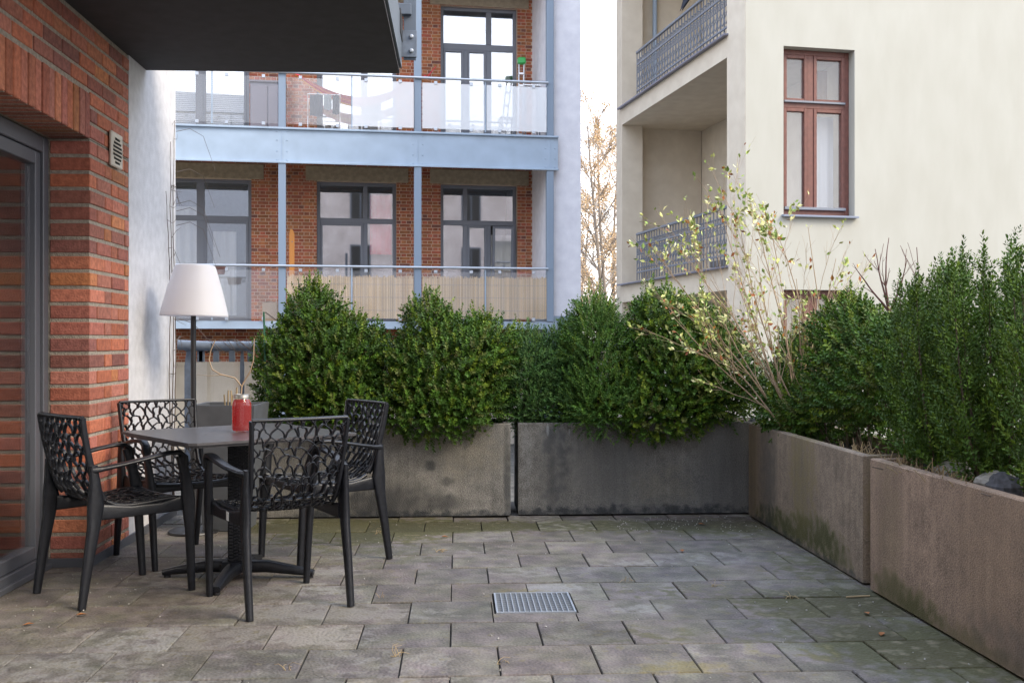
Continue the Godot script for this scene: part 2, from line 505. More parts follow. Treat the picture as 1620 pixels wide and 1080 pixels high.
func paver(root: Node, poly: PackedVector2Array, top: float, m: Material, r: RandomNumberGenerator) -> void:
	var g := Geo.new()
	var s := r.randf_range(.80, 1.12)
	var hue := r.randf_range(-.035, .035)
	var col := Color(.235 * s * (1 + hue), .225 * s, .215 * s * (1 - hue))
	col = Color(minf(1, s * .345 * (1 + hue)), minf(1, s * .325), minf(1, s * .30 * (1 - hue)))
	var ins := Geometry2D.offset_polygon(poly, -.003)
	var inner: PackedVector2Array = ins[0] if ins.size() == 1 and ins[0].size() == poly.size() else poly
	if Geometry2D.is_polygon_clockwise(poly): poly.reverse()
	if Geometry2D.is_polygon_clockwise(inner): inner.reverse()
	# line the inner ring up with the outer one
	var bi := 0
	for i in inner.size():
		if inner[i].distance_to(poly[0]) < inner[bi].distance_to(poly[0]): bi = i
	var inn := PackedVector2Array()
	for i in inner.size(): inn.append(inner[(bi + i) % inner.size()])
	var uvf := func(p: Vector2) -> Vector2: return Vector2((p.x - PX0) / (PX1 - PX0), (p.y - PZ0) / (PZ1 - PZ0))
	var tilt := Vector2(r.randf_range(-.004, .004), r.randf_range(-.004, .004))
	var c0 := poly[0]
	var yy := func(p: Vector2) -> float: return top + (p - c0).dot(tilt)
	var tr := Geometry2D.triangulate_polygon(inn)
	var base := g.v.size()
	for p in inn: g.vert(Vector3(p.x, yy.call(p), p.y), Vector3.UP, col, uvf.call(p))
	for i in range(0, tr.size(), 3): g.ix.append_array(PackedInt32Array([base + tr[i], base + tr[i + 1], base + tr[i + 2]]))
	for i in poly.size():
		var k := (i + 1) % poly.size()
		var a := poly[i]; var b := poly[k]; var ai := inn[i]; var bi2 := inn[k]
		var uvs := [uvf.call(b), uvf.call(a), uvf.call(ai), uvf.call(bi2)]
		g.quad(Vector3(b.x, yy.call(b) - .004, b.y), Vector3(a.x, yy.call(a) - .004, a.y), Vector3(ai.x, yy.call(ai), ai.y), Vector3(bi2.x, yy.call(bi2), bi2.y), col, uvs)
		g.quad(Vector3(b.x, top - .05, b.y), Vector3(a.x, top - .05, a.y), Vector3(a.x, yy.call(a) - .004, a.y), Vector3(b.x, yy.call(b) - .004, b.y), col, uvs)
	put("paver", g, m, root)

# ---------------------------------------------------------------- the house on the left
func brick_colour(r: RandomNumberGenerator) -> Color:
	var pal := [Color(.50, .165, .085), Color(.46, .15, .09), Color(.55, .21, .11), Color(.40, .14, .10), Color(.47, .185, .125), Color(.43, .17, .12), Color(.56, .22, .09), Color(.30, .12, .095), Color(.50, .18, .10), Color(.48, .16, .085), Color(.42, .15, .11), Color(.52, .19, .12)]
	var c: Color = pal[r.randi() % pal.size()]
	var s := r.randf_range(.82, 1.38)
	return Color(c.r * s * .98, c.g * s * .97, c.b * s * .98)

const WX := -1.95
func house() -> void:
	var h := thing("brick_house", "red brick house wall with white plastered end and dark glass door", "house", Vector3(WX, 0, -5.82))
	var o := Vector3(WX, 0, -5.82)
	var r := RandomNumberGenerator.new()
	r.seed = 5
	# backing walls (mortar): pier, lintel zone, storeys above; local x<0 is inside
	var g := Geo.new()
	g.bx(-.34, -.007, -.2, 2.275, -.672, -.005)
	g.bx(-.34, -.007, 2.275 + .004, 2.9, -.672, 8.3)
	g.bx(-.34, -.012, -.2, 2.275, 3.2, 8.3)
	put("wall", g, M.mortar, h)
	g = Geo.new()
	g.bx(-.36, 0, -.9, 9.2, -1.735, -.674)
	g.bx(-8, -.36, -.9, 9.2, -1.735, -1.4)
	put("plaster_wall", g, M.white_plaster, h)
	g = Geo.new()
	g.bx(-.36, 0, 3.22, 9.2, -.67, 8.3)
	put("upper_wall", g, M.white_plaster, h)
	g = Geo.new()
	g.bx(-.02, .012, -.02, .05, -1.73, -.002)
	g.bx(-.214, .012, -.02, .05, 0, .016)
	put("plinth_strip", g, M.frame_grey, h)
	# bricks of the pier, the reveal and the courses over the door
	var pitch := .0848
	var bh := .068
	var courses := int(2.275 / pitch)
	pitch = 2.275 / courses
	for k in courses:
		var y := k * pitch + pitch / 2
		# corner brick shows in the reveal; seen along the pier as stretcher or header
		var edges := [0.0, .24, .36, .60, .672] if k % 2 == 0 else [0.0, .115, .355, .475, .672]
		if k % 4 == 1: edges = [0.0, .115, .355, .595, .672]
		for i in edges.size() - 1:
			var z0: float = -edges[i + 1] + (.0065 if i < edges.size() - 2 else 0.0)
			var z1: float = -edges[i] - (.0065 if i > 0 else 0.0)
			var bg := Geo.new()
			var col := brick_colour(r)
			var pr := r.randf_range(-.002, .003)
			if i == 0: bg.bx(-.21, pr, -bh / 2, bh / 2, z0, r.randf_range(-.001, .003), col, .004)
			else: bg.bx(-.05, pr, -bh / 2, bh / 2, z0, z1, col, .004)
			put("brick", bg, M.brick, h, Vector3(0, y, 0))
	# soldier course above the opening
	for i in 26:
		var z := i * .083
		var bg := Geo.new()
		bg.bx(-.21, r.randf_range(-.002, .003), 2.279, 2.279 + .238, z - .0, z + .072, brick_colour(r), .004)
		put("brick", bg, M.brick, h)
	var y0 := 2.53
	var kk := 0
	var soff := 2.9
	# courses beside and above the soldier course
	for k in 3:
		var y := 2.275 + pitch * k + pitch / 2
		var edges := [0.0, .235, .475, .672] if k % 2 == 0 else [0.0, .115, .355, .595, .672]
		for i in edges.size() - 1:
			var bg := Geo.new()
			bg.bx(-.05, r.randf_range(-.002, .003), -bh / 2, bh / 2, -edges[i + 1] + (.0065 if i < edges.size() - 2 else 0.0), -edges[i] - .0065, brick_colour(r), .004)
			put("brick", bg, M.brick, h, Vector3(0, y, 0))
	var yb := 2.275 + pitch * 3
	while yb + bh < soff:
		var z := -.672 + (0.0 if kk % 2 == 0 else -.12)
		while z < 2.2:
			var z0 := maxf(z, -.672); var z1 := z + .24
			if z1 - z0 > .03:
				var bg := Geo.new()
				bg.bx(-.05, r.randf_range(-.002, .003), -bh / 2, bh / 2, z0, z1 - .013, brick_colour(r), .004)
				put("brick", bg, M.brick, h, Vector3(0, yb + bh / 2 + .006, 0))
			z += .24
		yb += pitch
		kk += 1
	# sliding door
	var d := part("door", h)
	g = Geo.new()
	g.bx(-.34, -.216, .0, 2.272, .0, .07, Color.WHITE, .004)
	g.bx(-.34, -.216, .0, .07, .072, 3.2, Color.WHITE, .004)
	g.bx(-.34, -.216, 2.19, 2.272, .072, 3.2, Color.WHITE, .004)
	g.bx(-.216, -.19, .0, .03, .02, 3.2, Color.WHITE, .003)
	put("frame", g, M.frame_grey, d)
	g = Geo.new()
	g.bx(-.31, -.232, .072, 2.188, .072, .135, Color.WHITE, .004)
	g.bx(-.31, -.232, .072, .14, .137, 2.4, Color.WHITE, .004)
	g.bx(-.31, -.232, 2.12, 2.188, .137, 2.4, Color.WHITE, .004)
	g.bx(-.31, -.232, .072, 2.188, 2.402, 2.48, Color.WHITE, .004)
	put("sash", g, M.frame_grey, d)
	g = Geo.new()
	g.bx(-.268, -.260, .14, 2.12, .137, 2.4)
	put("pane", g, M.coated_glass, d)
	g = Geo.new()
	g.bx(-.30, -.288, .08, 2.18, 2.485, 3.2)
	put("pane", g, M.glass, d)
	# room behind the door
	g = Geo.new()
	g.bx(-4.5, -4.4, -.1, 3.2, -1.4, 6.0)
	g.bx(-4.4, -.36, -.1, -.02, -1.4, 6.0)
	g.bx(-4.4, -.36, 2.9, 3.2, -1.4, 6.0)
	g.bx(-4.4, -.36, -.02, 2.9, 5.9, 6.0)
	put("room_shell", g, M.room, h)
	g = Geo.new()
	var pts := []
	var ww := []
	for i in 40:
		pts.append(Vector3(-.62 + .03 * sin(i * 1.1), 1.15, .35 + i * .012)); ww.append(.006)
	var hh := []
	for i in 40: hh.append(2.1)
	g.sweep(pts, ww, hh, Vector3.UP, 4, .3)
	put("curtain", g, M.curtain, h)
	# balcony slab overhead with its bracket
	var b := thing("balcony_slab", "dark underside of a balcony projecting over the dining table", "balcony", Vector3(WX, 2.9, -6.85))
	g = Geo.new()
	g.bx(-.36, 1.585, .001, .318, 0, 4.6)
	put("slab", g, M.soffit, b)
	g = Geo.new()
	g.bx(1.587, 1.60, .03, .32, .02, 4.6)
	put("edge_plate", g, M.steel_dark, b)
	g = Geo.new()
	g.bx(1.588, 1.605, .20, .34, -.02, .25)
	put("angle_bracket", g, M.black_metal, b)
	g = Geo.new()
	g.bx(1.61, 1.69, .09, 1.3, -.02, -.008, Color.WHITE, .002)
	put("railing_post", g, M.steel_dark, b)
	g = Geo.new()
	g.bx(1.585, 1.695, .105, .275, -.006, .006, Color.WHITE, .002)
	put("bracket_plate", g, M.steel_mid, b)
	for y in [.145, .235]:
		g = Geo.new()
		g.lathe(Transform3D(Basis(Vector3.RIGHT, PI / 2), Vector3(1.66, y, .006)), [Vector2(.014, 0), Vector2(.014, .008), Vector2(.009, .013), Vector2(0, .014)], 10)
		put("bolt", g, M.galvanised, b)
	g = Geo.new()
	g.bx(1.56, 1.66, .37, .44, -.03, .03, Color.WHITE, .003)
	put("bracket_plate", g, M.steel_dark, b)

# ---------------------------------------------------------------- windows of the buildings
# members are [x0, x1, y0, y1] rectangles of the frame, panes likewise; everything in the building's frame at depth z
func window_unit(parent: Node, z: float, members: Array, panes: Array, fm: Material, thick := .07, sash := .045, gm: Material = M.coated_glass) -> Node3D:
	var w := part("window", parent)
	var g := Geo.new()
	for m in members: g.bx(m[0], m[1], m[2], m[3], z - thick, z, Color.WHITE, .006)
	put("frame", g, fm, w)
	for p in panes:
		var x0: float = p[0]; var x1: float = p[1]; var y0: float = p[2]; var y1: float = p[3]
		if sash > 0 and p.size() > 4:
			g = Geo.new()
			var s := sash
			g.bx(x0, x0 + s, y0, y1, z - thick + .01, z + .012, Color.WHITE, .005)
			g.bx(x1 - s, x1, y0, y1, z - thick + .01, z + .012, Color.WHITE, .005)
			g.bx(x0 + s, x1 - s, y0, y0 + s, z - thick + .01, z + .010, Color.WHITE, .005)
			g.bx(x0 + s, x1 - s, y1 - s, y1, z - thick + .01, z + .010, Color.WHITE, .005)
			put("sash", g, fm, w)
			x0 += s; x1 -= s; y0 += s; y1 -= s
		g = Geo.new()
		g.bx(x0, x1, y0, y1, z - .038, z - .030)
		put("pane", g, gm, w)
	return w

func far_building() -> void:
	var b := thing("apartment_building", "red brick apartment building with blue-grey steel balconies and large grey windows", "building", Vector3(-1.7057, 0, -20.0), deg_to_rad(6.6))
	var WZ := -1.7
	var r := RandomNumberGenerator.new()
	r.seed = 21
	var ops := [[-4.4, -2.17, 1.6, 4.40], [-.90, .683, 1.6, 4.40], [1.578, 3.16, 1.6, 4.40], [-4.4, -2.21, 5.12, 8.04], [-.90, .683, 5.12, 8.04], [1.578, 3.16, 5.12, 8.04]]
	# mortar-coloured wall core
	var g := Geo.new()
	var z0 := WZ - .3
	var z1 := WZ - .008
	for sp in [[-9.0, -4.4], [-2.17, -.90], [.683, 1.578], [3.16, 3.6]]: g.bx(sp[0], sp[1], -.9, 9.6, z0, z1)
	for bd in [[-.9, 1.6], [4.40, 5.12], [8.04, 9.6]]:
		for sp in [[-4.4, -2.17], [-.90, .683], [1.578, 3.16]]: g.bx(sp[0], sp[1], bd[0], bd[1], z0, z1 - .001)
	put("wall", g, M.far_mortar, b)
	# brick courses, laid as stretchers and headers in turn
	g = Geo.new()
	var pitch := .0665
	var y := .72
	var k := 0
	while y < 8.9:
		var st := .215 if k % 2 == 0 else .107
		var s := -4.2 + (0.0 if k % 2 == 0 else .054)
		while s < 3.47:
			var a := s + .006
			var e := minf(s + st - .006, 3.47)
			for op in ops:
				if y + pitch > op[2] and y < op[3] - .01:
					if a >= op[0] and e <= op[1]: e = a
					elif a < op[0] and e > op[0]: e = op[0]
					elif a < op[1] and e > op[1]: a = op[1]
			if e - a > .02:
				var bs := r.randf_range(.72, 1.25)
				var bt := r.randf_range(-.15, .3)
				var c := Color(.44 * bs, .135 * bs * (1 + bt), .065 * bs)
				if r.randf() < .06: c = Color(.22, .085, .06)
				var dz := WZ + r.randf_range(-.002, .002)
				var yy := y + pitch - .011
				var zb := WZ - .009
				g.quad(Vector3(a, y, dz), Vector3(e, y, dz), Vector3(e, yy, dz), Vector3(a, yy, dz), c)
				g.quad(Vector3(a, yy, dz), Vector3(e, yy, dz), Vector3(e, yy, zb), Vector3(a, yy, zb), c)
				g.quad(Vector3(a, y, zb), Vector3(e, y, zb), Vector3(e, y, dz), Vector3(a, y, dz), c)
				g.quad(Vector3(a, y, zb), Vector3(a, y, dz), Vector3(a, yy, dz), Vector3(a, yy, zb), c)
				g.quad(Vector3(e, y, dz), Vector3(e, y, zb), Vector3(e, yy, zb), Vector3(e, yy, dz), c)
			s += st
		y += pitch
		k += 1
	put("brickwork", g, M.far_brick, b).set_meta("kind", "stuff")
	# lintels
	for op in ops:
		g = Geo.new()
		g.bx(op[0] - .22, op[1] + .24, op[3], op[3] + .3, WZ - .01, WZ + .02, Color.WHITE, .01)
		put("lintel", g, M.lintel_stone, b)
	g = Geo.new()
	g.bx(-9, 3.4, -.9, .72, WZ - .008, WZ + .03)
	g.bx(-9, 3.4, .72, .80, WZ - .008, WZ + .07)
	put("plinth", g, M.tan_plaster, b)
	# rooms
	g = Geo.new()
	g.bx(-9, 3.5, -.9, 9.6, -5.2, -5.0)
	g.bx(-9, 3.5, 1.45, 1.58, -5.0, z0)
	g.bx(-9, 3.5, 4.72, 5.10, -5.0, z0)
	g.bx(-9, 3.5, 8.36, 9.6, -5.0, z0)
	g.bx(1.08, 1.16, 1.58, 8.36, -5.0, z0)
	g.bx(-1.56, -1.48, 1.58, 8.36, -5.0, z0)
	put("room_shell", g, M.room, b)
	# windows
	var wz := WZ - .12
	var f := .07
	# two-light windows with a transom: lower storey
	var ub := 3.665; var ut := 3.60
	var q := [[-4.4, -4.33, 1.6, 4.4], [-2.24, -2.17, 1.6, 4.4], [-4.33, -2.24, 4.33, 4.4], [-4.33, -2.24, 1.6, 1.67], [-4.33, -2.24, 3.58, 3.68], [-3.23, -3.08, 1.67, 3.58], [-3.23, -3.08, 3.68, 4.33]]
	window_unit(b, wz, q, [[-4.33, -3.23, 3.68, 4.33], [-3.08, -2.24, 3.68, 4.33], [-4.33, -3.23, 1.67, 3.58], [-3.08, -2.24, 1.67, 3.58, 1]], M.far_frame)
	q = [[-.90, -.83, 1.6, 4.4], [.613, .683, 1.6, 4.4], [-.83, .613, 4.33, 4.4], [-.83, .613, 1.6, 1.67], [-.83, .613, 3.58, 3.68], [.02, .11, 1.67, 3.58], [.02, .11, 3.68, 4.33]]
	window_unit(b, wz, q, [[-.83, .02, 3.68, 4.33], [.11, .613, 3.68, 4.33], [-.83, .02, 1.67, 3.58, 1], [.11, .613, 1.67, 3.58]], M.far_frame)
	q = [[1.578, 1.648, 1.6, 4.4], [3.09, 3.16, 1.6, 4.4], [1.648, 3.09, 4.33, 4.4], [1.648, 3.09, 1.6, 1.67], [1.648, 3.09, 3.58, 3.68], [2.05, 2.14, 3.68, 4.33], [2.05, 2.14, 1.67, 3.58], [2.54, 2.63, 1.67, 3.58]]
	window_unit(b, wz, q, [[1.648, 2.05, 3.68, 4.33], [2.14, 3.09, 3.68, 4.33], [1.648, 2.05, 1.67, 3.58], [2.14, 2.54, 1.67, 3.58, 1]], M.far_frame)
	# upper storey
	q = [[-4.4, -4.33, 5.12, 8.04], [-2.28, -2.21, 5.12, 8.04], [-4.33, -2.28, 7.97, 8.04], [-4.33, -2.28, 5.12, 5.19], [-4.33, -2.28, 7.2, 7.3], [-3.25, -3.10, 5.19, 7.2]]
	window_unit(b, wz, q, [[-4.33, -2.28, 7.3, 7.97], [-4.33, -3.25, 5.19, 7.2], [-3.10, -2.28, 5.19, 7.2, 1]], M.far_frame)
	q = [[-.90, -.83, 5.12, 8.04], [.613, .683, 5.12, 8.04], [-.83, .613, 7.97, 8.04], [-.83, .613, 5.12, 5.19], [-.83, .613, 7.2, 7.3], [.02, .11, 5.19, 7.2]]
	window_unit(b, wz, q, [[-.83, .613, 7.3, 7.97], [-.83, .02, 5.19, 7.2, 1], [.11, .613, 5.19, 7.2]], M.far_frame)
	q = [[1.578, 1.648, 5.12, 8.04], [3.09, 3.16, 5.12, 8.04], [1.648, 3.09, 7.97, 8.04], [1.648, 3.09, 5.12, 5.19], [1.648, 3.09, 7.17, 7.3], [2.53, 2.64, 7.3, 7.97], [2.06, 2.14, 5.19, 7.17], [2.53, 2.64, 5.19, 7.17]]
	window_unit(b, wz, q, [[1.648, 2.53, 7.3, 7.97], [2.64, 3.09, 7.3, 7.97], [1.648, 2.06, 5.19, 7.17, 1], [2.14, 2.53, 5.19, 7.17, 1], [2.64, 3.09, 5.19, 7.17]], M.far_frame)
	# tilted sash in the third lower window
	var ts := part("window", b, Vector3(2.86, 1.68, wz))
	ts.rotation_degrees = Vector3(6, 0, 0)
	g = Geo.new()
	for m in [[-.22, -.17, 0, 1.88], [.17, .22, 0, 1.88], [-.17, .17, 0, .05], [-.17, .17, 1.83, 1.88]]: g.bx(m[0], m[1], m[2], m[3], -.05, 0, Color.WHITE, .005)
	put("sash", g, M.far_frame, ts)
	g = Geo.new()
	g.bx(-.17, .17, .05, 1.83, -.036, -.028)
	put("pane", g, M.coated_glass, ts)
	# curtains, blinds, and a red stand-in for a reflection
	cloth(b, "curtain", -4.3, -3.2, 1.62, 4.0, wz - .25, M.curtain)
	cloth(b, "curtain", -2.95, -2.5, 1.62, 3.5, wz - .35, M.curtain)
	cloth(b, "curtain", .16, .60, 2.9, 4.25, wz - .12, M.red_cloth)  # red cloth added in place of a red awning mirrored in the glass
	cloth(b, "curtain", 2.66, 3.08, 1.7, 3.5, wz - .22, M.curtain)
	cloth(b, "curtain", -.80, .60, 5.2, 7.9, wz - .3, M.curtain)
	cloth(b, "curtain", 1.66, 3.08, 5.2, 7.75, wz - .3, M.curtain)
	g = Geo.new()
	var yy2 := 5.25
	while yy2 < 7.9:
		g.box(Transform3D(Basis(Vector3.RIGHT, .9), Vector3(-3.3, yy2, wz - .2)), Vector3(2.0, .003, .045), Color.WHITE)
		yy2 += .038
	put("blind", g, M.paper, b)
	# balcony floors, steel fascia, columns
	g = Geo.new()
	g.bx(-9, 3.62, 4.95, 5.08, WZ + .035, -.02)
	g.bx(-9, 3.62, 1.45, 1.56, WZ + .035, -.02)
	g.bx(-9, 3.62, 8.95, 9.05, WZ + .035, -.02)
	put("balcony_floor", g, M.tan_plaster, b)
	for yb in [4.46, 8.45]:
		g = Geo.new()
		g.bx(-9, 3.655, yb, yb + .645, -.015, 0)
		g.bx(-9, 3.66, yb - .006, yb + .03, .001, .05, Color.WHITE, .004)
		g.bx(-9, 3.66, yb + .615, yb + .652, .001, .05, Color.WHITE, .004)
		for s in [-1.5, .98, 3.5]:
			g.bx(s - .008, s + .008, yb + .035, yb + .61, .001, .008)
			for bs in [-.09, .09]:
				for by in [.06, .22, .42, .58]: g.box(Transform3D(Basis(), Vector3(s + bs, yb + by, .004)), Vector3(.022, .022, .014), Color(.3, .3, .3), .003)
		put("fascia", g, M.steel_blue, b)
	g = Geo.new()
	g.bx(-9, 3.62, 1.43, 1.572, -.015, .01, Color.WHITE, .004)
	put("floor_beam", g, M.steel_blue, b)
	for s in [-4.0, -1.5, .98, 3.5]:
		for sp in [[-.9, 1.43], [1.574, 4.452], [5.114, 8.442]]:
			g = Geo.new()
			g.bx(s - .068, s + .068, sp[0], sp[1], -.10, .03, Color.WHITE, .006)
			put("column", g, M.steel_column, b)
	# handrails, glass panels, clips
	for lv in [[5.17, 6.02, 6.11], [1.62, 2.50, 2.58]]:
		g = Geo.new()
		g.tube([Vector3(-9, lv[2], .06), Vector3(3.45, lv[2], .06)], .024, .024, 8)
		put("handrail", g, M.galvanised, b)
		for ps in [[-3.92, -2.75], [-2.73, -1.58], [-1.42, -.25], [-.23, .90], [1.06, 2.23], [2.27, 3.42]]:
			g = Geo.new()
			g.bx(ps[0], ps[1], lv[0], lv[1], .045, .057)
			put("glass_panel", g, M.milky_glass if lv[0] > 4 and ps[0] > -.3 else M.clear_panel, b)
			for s in [ps[0] + .25, ps[1] - .25]:
				for yc in [lv[0] - .005, lv[1] + .005]:
					g = Geo.new()
					g.bx(s - .03, s + .03, yc - .03, yc + .03, .03, .07, Color.WHITE, .004)
					put("clip", g, M.galvanised, b)
		for s in [-2.74, -.24, 2.25]:
			g = Geo.new()
			g.bx(s - .012, s + .012, lv[0] - .03, lv[2], .02, .042)
			put("baluster", g, M.steel_blue, b)
	# white fin wall at the end
	g = Geo.new()
	g.bx(3.47, 4.126, 1.69, 10.5, -6.5, -.11)
	put("fin_wall", g, M.fin_plaster, b)
	g = Geo.new()
	g.bx(3.45, 4.146, -.9, 1.688, -6.5, -.09)
	put("fin_base", g, M.steel_blue, b)
	g = Geo.new()
	g.bx(-9, 4.0, 9.62, 10.6, -6.5, -.2)
	put("roof", g, M.fin_plaster, b)

func cloth(parent: Node, called: String, x0: float, x1: float, y0: float, y1: float, z: float, m: Material) -> void:
	var g := Geo.new()
	var n := int((x1 - x0) / .035)
	var pts := []; var ww := []; var hh := []
	for i in n + 1:
		pts.append(Vector3(lerpf(x0, x1, float(i) / n), (y0 + y1) / 2, z + .025 * sin(i * 1.3) + .012 * sin(i * .47)))
		ww.append(.004); hh.append(y1 - y0)
	g.sweep(pts, ww, hh, Vector3.UP, 4, .3)
	put(called, g, m, parent)

# ---------------------------------------------------------------- the cream building on the right
func gable_building() -> void:
	var b := thing("plastered_building", "cream plastered building with open loggias and red-brown wooden windows", "building", Vector3(4.0778, 0, -15.0), deg_to_rad(9))
	# local: x along the gable to the right, -z back along the loggia side
	var g := Geo.new()
	# gable wall with openings for two windows
	var T := .45
	var wx0 := .579; var wx1 := 1.69
	g.bx(0, wx0, -.9, 11, -T, 0)
	g.bx(wx1, 14, -.9, 11, -T, 0)
	g.bx(wx0, wx1, 5.412, 11, -T, -.0005)
	g.bx(wx0, wx1, 1.94, 2.99, -T, -.0005)
	g.bx(wx0, wx1, -.9, -.6, -T, -.0005)
	put("gable_wall", g, M.cream_plaster, b)
	# loggia side: piers and bands, openings between
	g = Geo.new()
	g.bx(-.006, .4, -.9, 11, -.643, -.004)
	for bd in [[1.956, 2.29], [5.385, 5.70], [8.82, 9.1], [10.6, 11]]: g.bx(.002, .4, bd[0], bd[1], -5.71, -.644)
	g.bx(.003, .42, -.9, 11, -6.07, -5.711)
	put("loggia_wall", g, M.tan_plaster, b)
	# loggia inside: end wall, back wall, floors
	g = Geo.new()
	g.bx(.42, 1.75, 2.0, 11, -6.6, -6.0)
	g.bx(1.76, 2.0, -.9, 11, -6.6, -.45)
	g.bx(.4, 1.76, 2.0, 2.2, -6.0, -.46)
	g.bx(.4, 1.76, 5.39, 5.62, -6.0, -.46)
	g.bx(.4, 1.76, 8.83, 9.0, -6.0, -.46)
	g.bx(.4, 1.76, -.9, -.7, -6.0, -.46)
	g.bx(2.0, 14, -.9, 11, -6.6, -6.3)
	g.bx(0, 14, 11, 11.2, -6.6, 0)
	put("loggia_inside", g, M.tan_plaster, b)
	g = Geo.new()
	g.bx(2.0, 4.0, -.9, 6.5, -2.4, -2.3)
	g.bx(.42, 4.0, 2.4, 2.5, -2.3, -.46)
	put("room_shell", g, M.room, b)
	# ledges
	for y in [2.291, 5.701]:
		g = Geo.new()
		g.box(Transform3D(Basis(Vector3.BACK, .12), Vector3(.1, y + .022, -3.19)), Vector3(.36, .03, 5.2), Color.WHITE, .004)
		put("ledge", g, M.zinc, b)
		railing(b, y + .06, -5.09, -.72)
	g = Geo.new()
	g.tube([Vector3(.12, 5.75, -4.3), Vector3(.62, 11, -4.3)], .04, .04, 8)
	g = Geo.new()
	g.tube([Vector3(.75, 5.63, -5.93), Vector3(.75, 8.8, -5.93)], .045, .045, 10)
	put("downpipe", g, M.steel_blue, b)
	# window
	var f := .075
	var z := -.16
	var x0 := wx0; var x1 := wx1; var y0 := 3.03; var y1 := 5.412
	var mid := 1.075
	var q := [[x0, x0 + f, y0, y1], [x1 - f, x1, y0, y1], [x0 + f, x1 - f, y1 - f, y1], [x0 + f, x1 - f, y0, y0 + .06], [x0 + f, x1 - f, 4.57, 4.66], [mid - .05, mid + .05, y0 + .06, 4.57], [mid - .05, mid + .05, 4.66, y1 - f]]
	var w := window_unit(b, z, q, [[x0 + f, mid - .05, 4.66, y1 - f, 1], [mid + .05, x1 - f, 4.66, y1 - f, 1], [x0 + f, mid - .05, y0 + .06, 4.57, 1], [mid + .05, x1 - f, y0 + .06, 4.57, 1]], M.red_frame, .09, .05, M.glass)
	g = Geo.new()
	g.bx(x0 + f, x1 - f, 4.645, 4.675, z - .01, z + .04, Color.WHITE, .004)
	g.bx(x0 + f, x1 - f, y0 + .07, y0 + .11, z + .001, z + .05, Color.WHITE, .004)
	put("rain_bar", g, M.iron, w)
	g = Geo.new()
	g.box(Transform3D(Basis(Vector3.RIGHT, .1), Vector3((x0 + x1) / 2, 3.0, -.05)), Vector3(1.17, .03, .26), Color.WHITE, .004)
	put("sill", g, M.blue_sill, w)
	cloth(w, "curtain", mid + .02, x1 - .08, 3.1, 4.6, z - .3, M.curtain)
	cloth(w, "curtain", mid + .1, x1 - .08, 4.66, 5.3, z - .5, M.cardboard)
	cloth(w, "curtain", x0 + .05, x0 + .5, 3.1, 4.4, z - .9, M.grey_cloth)
	# lower window
	y0 = -.6; y1 = 1.94
	q = [[x0, x0 + f, y0, y1], [x1 - f, x1, y0, y1], [x0 + f, x1 - f, y1 - f, y1], [x0 + f, x1 - f, y0, y0 + .06], [x0 + f, x1 - f, 1.10, 1.19], [mid - .05, mid + .05, y0 + .06, 1.10], [mid - .05, mid + .05, 1.19, y1 - f]]
	window_unit(b, z, q, [[x0 + f, mid - .05, 1.19, y1 - f, 1], [mid + .05, x1 - f, 1.19, y1 - f, 1], [x0 + f, mid - .05, y0 + .06, 1.10, 1], [mid + .05, x1 - f, y0 + .06, 1.10, 1]], M.red_frame, .09, .05, M.glass)
	# dark awning edge seen at the top of the loggia
	g = Geo.new()
	g.prism(PackedVector2Array([Vector2(.2, -2.9), Vector2(.2, -1.9), Vector2(.5, -2.2)]), 7.05, 7.09)
	g = Geo.new()
	g.quad(Vector3(.25, 6.85, -3.25), Vector3(.25, 7.05, -2.3), Vector3(.25, 7.35, -2.2), Vector3(.25, 7.2, -2.9))
	g.quad(Vector3(.28, 7.2, -2.9), Vector3(.28, 7.35, -2.2), Vector3(.28, 7.05, -2.3), Vector3(.28, 6.85, -3.25))
	put("awning_cloth", g, M.dark_cloth, b)

# wrought iron railing along the loggia side
func railing(b: Node, y0: float, za: float, zb: float) -> void:
	var r := part("railing", b)
	var H := .86
	var x := .10
	var g := Geo.new()
	g.bx(x - .025, x + .025, y0 + H - .02, y0 + H + .02, za, zb, Color.WHITE, .004)
	g.bx(x - .012, x + .012, y0 + H - .24, y0 + H - .21, za, zb)
	g.bx(x - .012, x + .012, y0 + .13, y0 + .16, za, zb)
	put("rail", g, M.iron, r)
	var n := 32
	var step := (zb - za) / n
	var sc := Geo.new()
	for s in [-1.0, 1.0]:
		var p := []
		for i in 17:
			var a := -PI * .5 + i * TAU * 1.15 / 16.0
			var rad := .055 * (1.0 - i * .035)
			p.append(Vector3(0, .46 + sin(a) * rad * 1.3 + .04, s * (.01 + rad * (1 + cos(a)) * .6)))
		sc.tube(p, .007, .005, 4)
		p = []
		for i in 13:
			var t := i / 12.0
			p.append(Vector3(0, .20 + t * .24, s * .05 * sin(t * PI * 1.6)))
		sc.tube(p, .007, .006, 4)
		p = []
		for i in 9:
			var a := i * PI * 1.3 / 8.0
			p.append(Vector3(0, .56 + .03 * sin(a), s * (.045 - .03 * cos(a))))
		sc.tube(p, .007, .005, 4)
	var knob := Geo.new()
	knob.lathe(Transform3D(Basis(), Vector3(0, .70, 0)), [Vector2(.0, -.06), Vector2(.009, -.05), Vector2(.009, .0), Vector2(.022, .012), Vector2(.0, .035)], 6)
	var scm := sc.mesh(M.iron)
	var knm := knob.mesh(M.iron)
	var barg := Geo.new()
	barg.bx(-.008, .008, 0, H - .02, -.008, .008)
	var barm := barg.mesh(M.iron)
	for i in n + 1:
		put("bar", barm, M.iron, r, Vector3(x, y0, za + step * i))
		if i < n:
			put("scroll", scm, M.iron, r, Vector3(x, y0, za + step * (i + .5)))
			put("finial", knm, M.iron, r, Vector3(x, y0, za + step * (i + .5)))

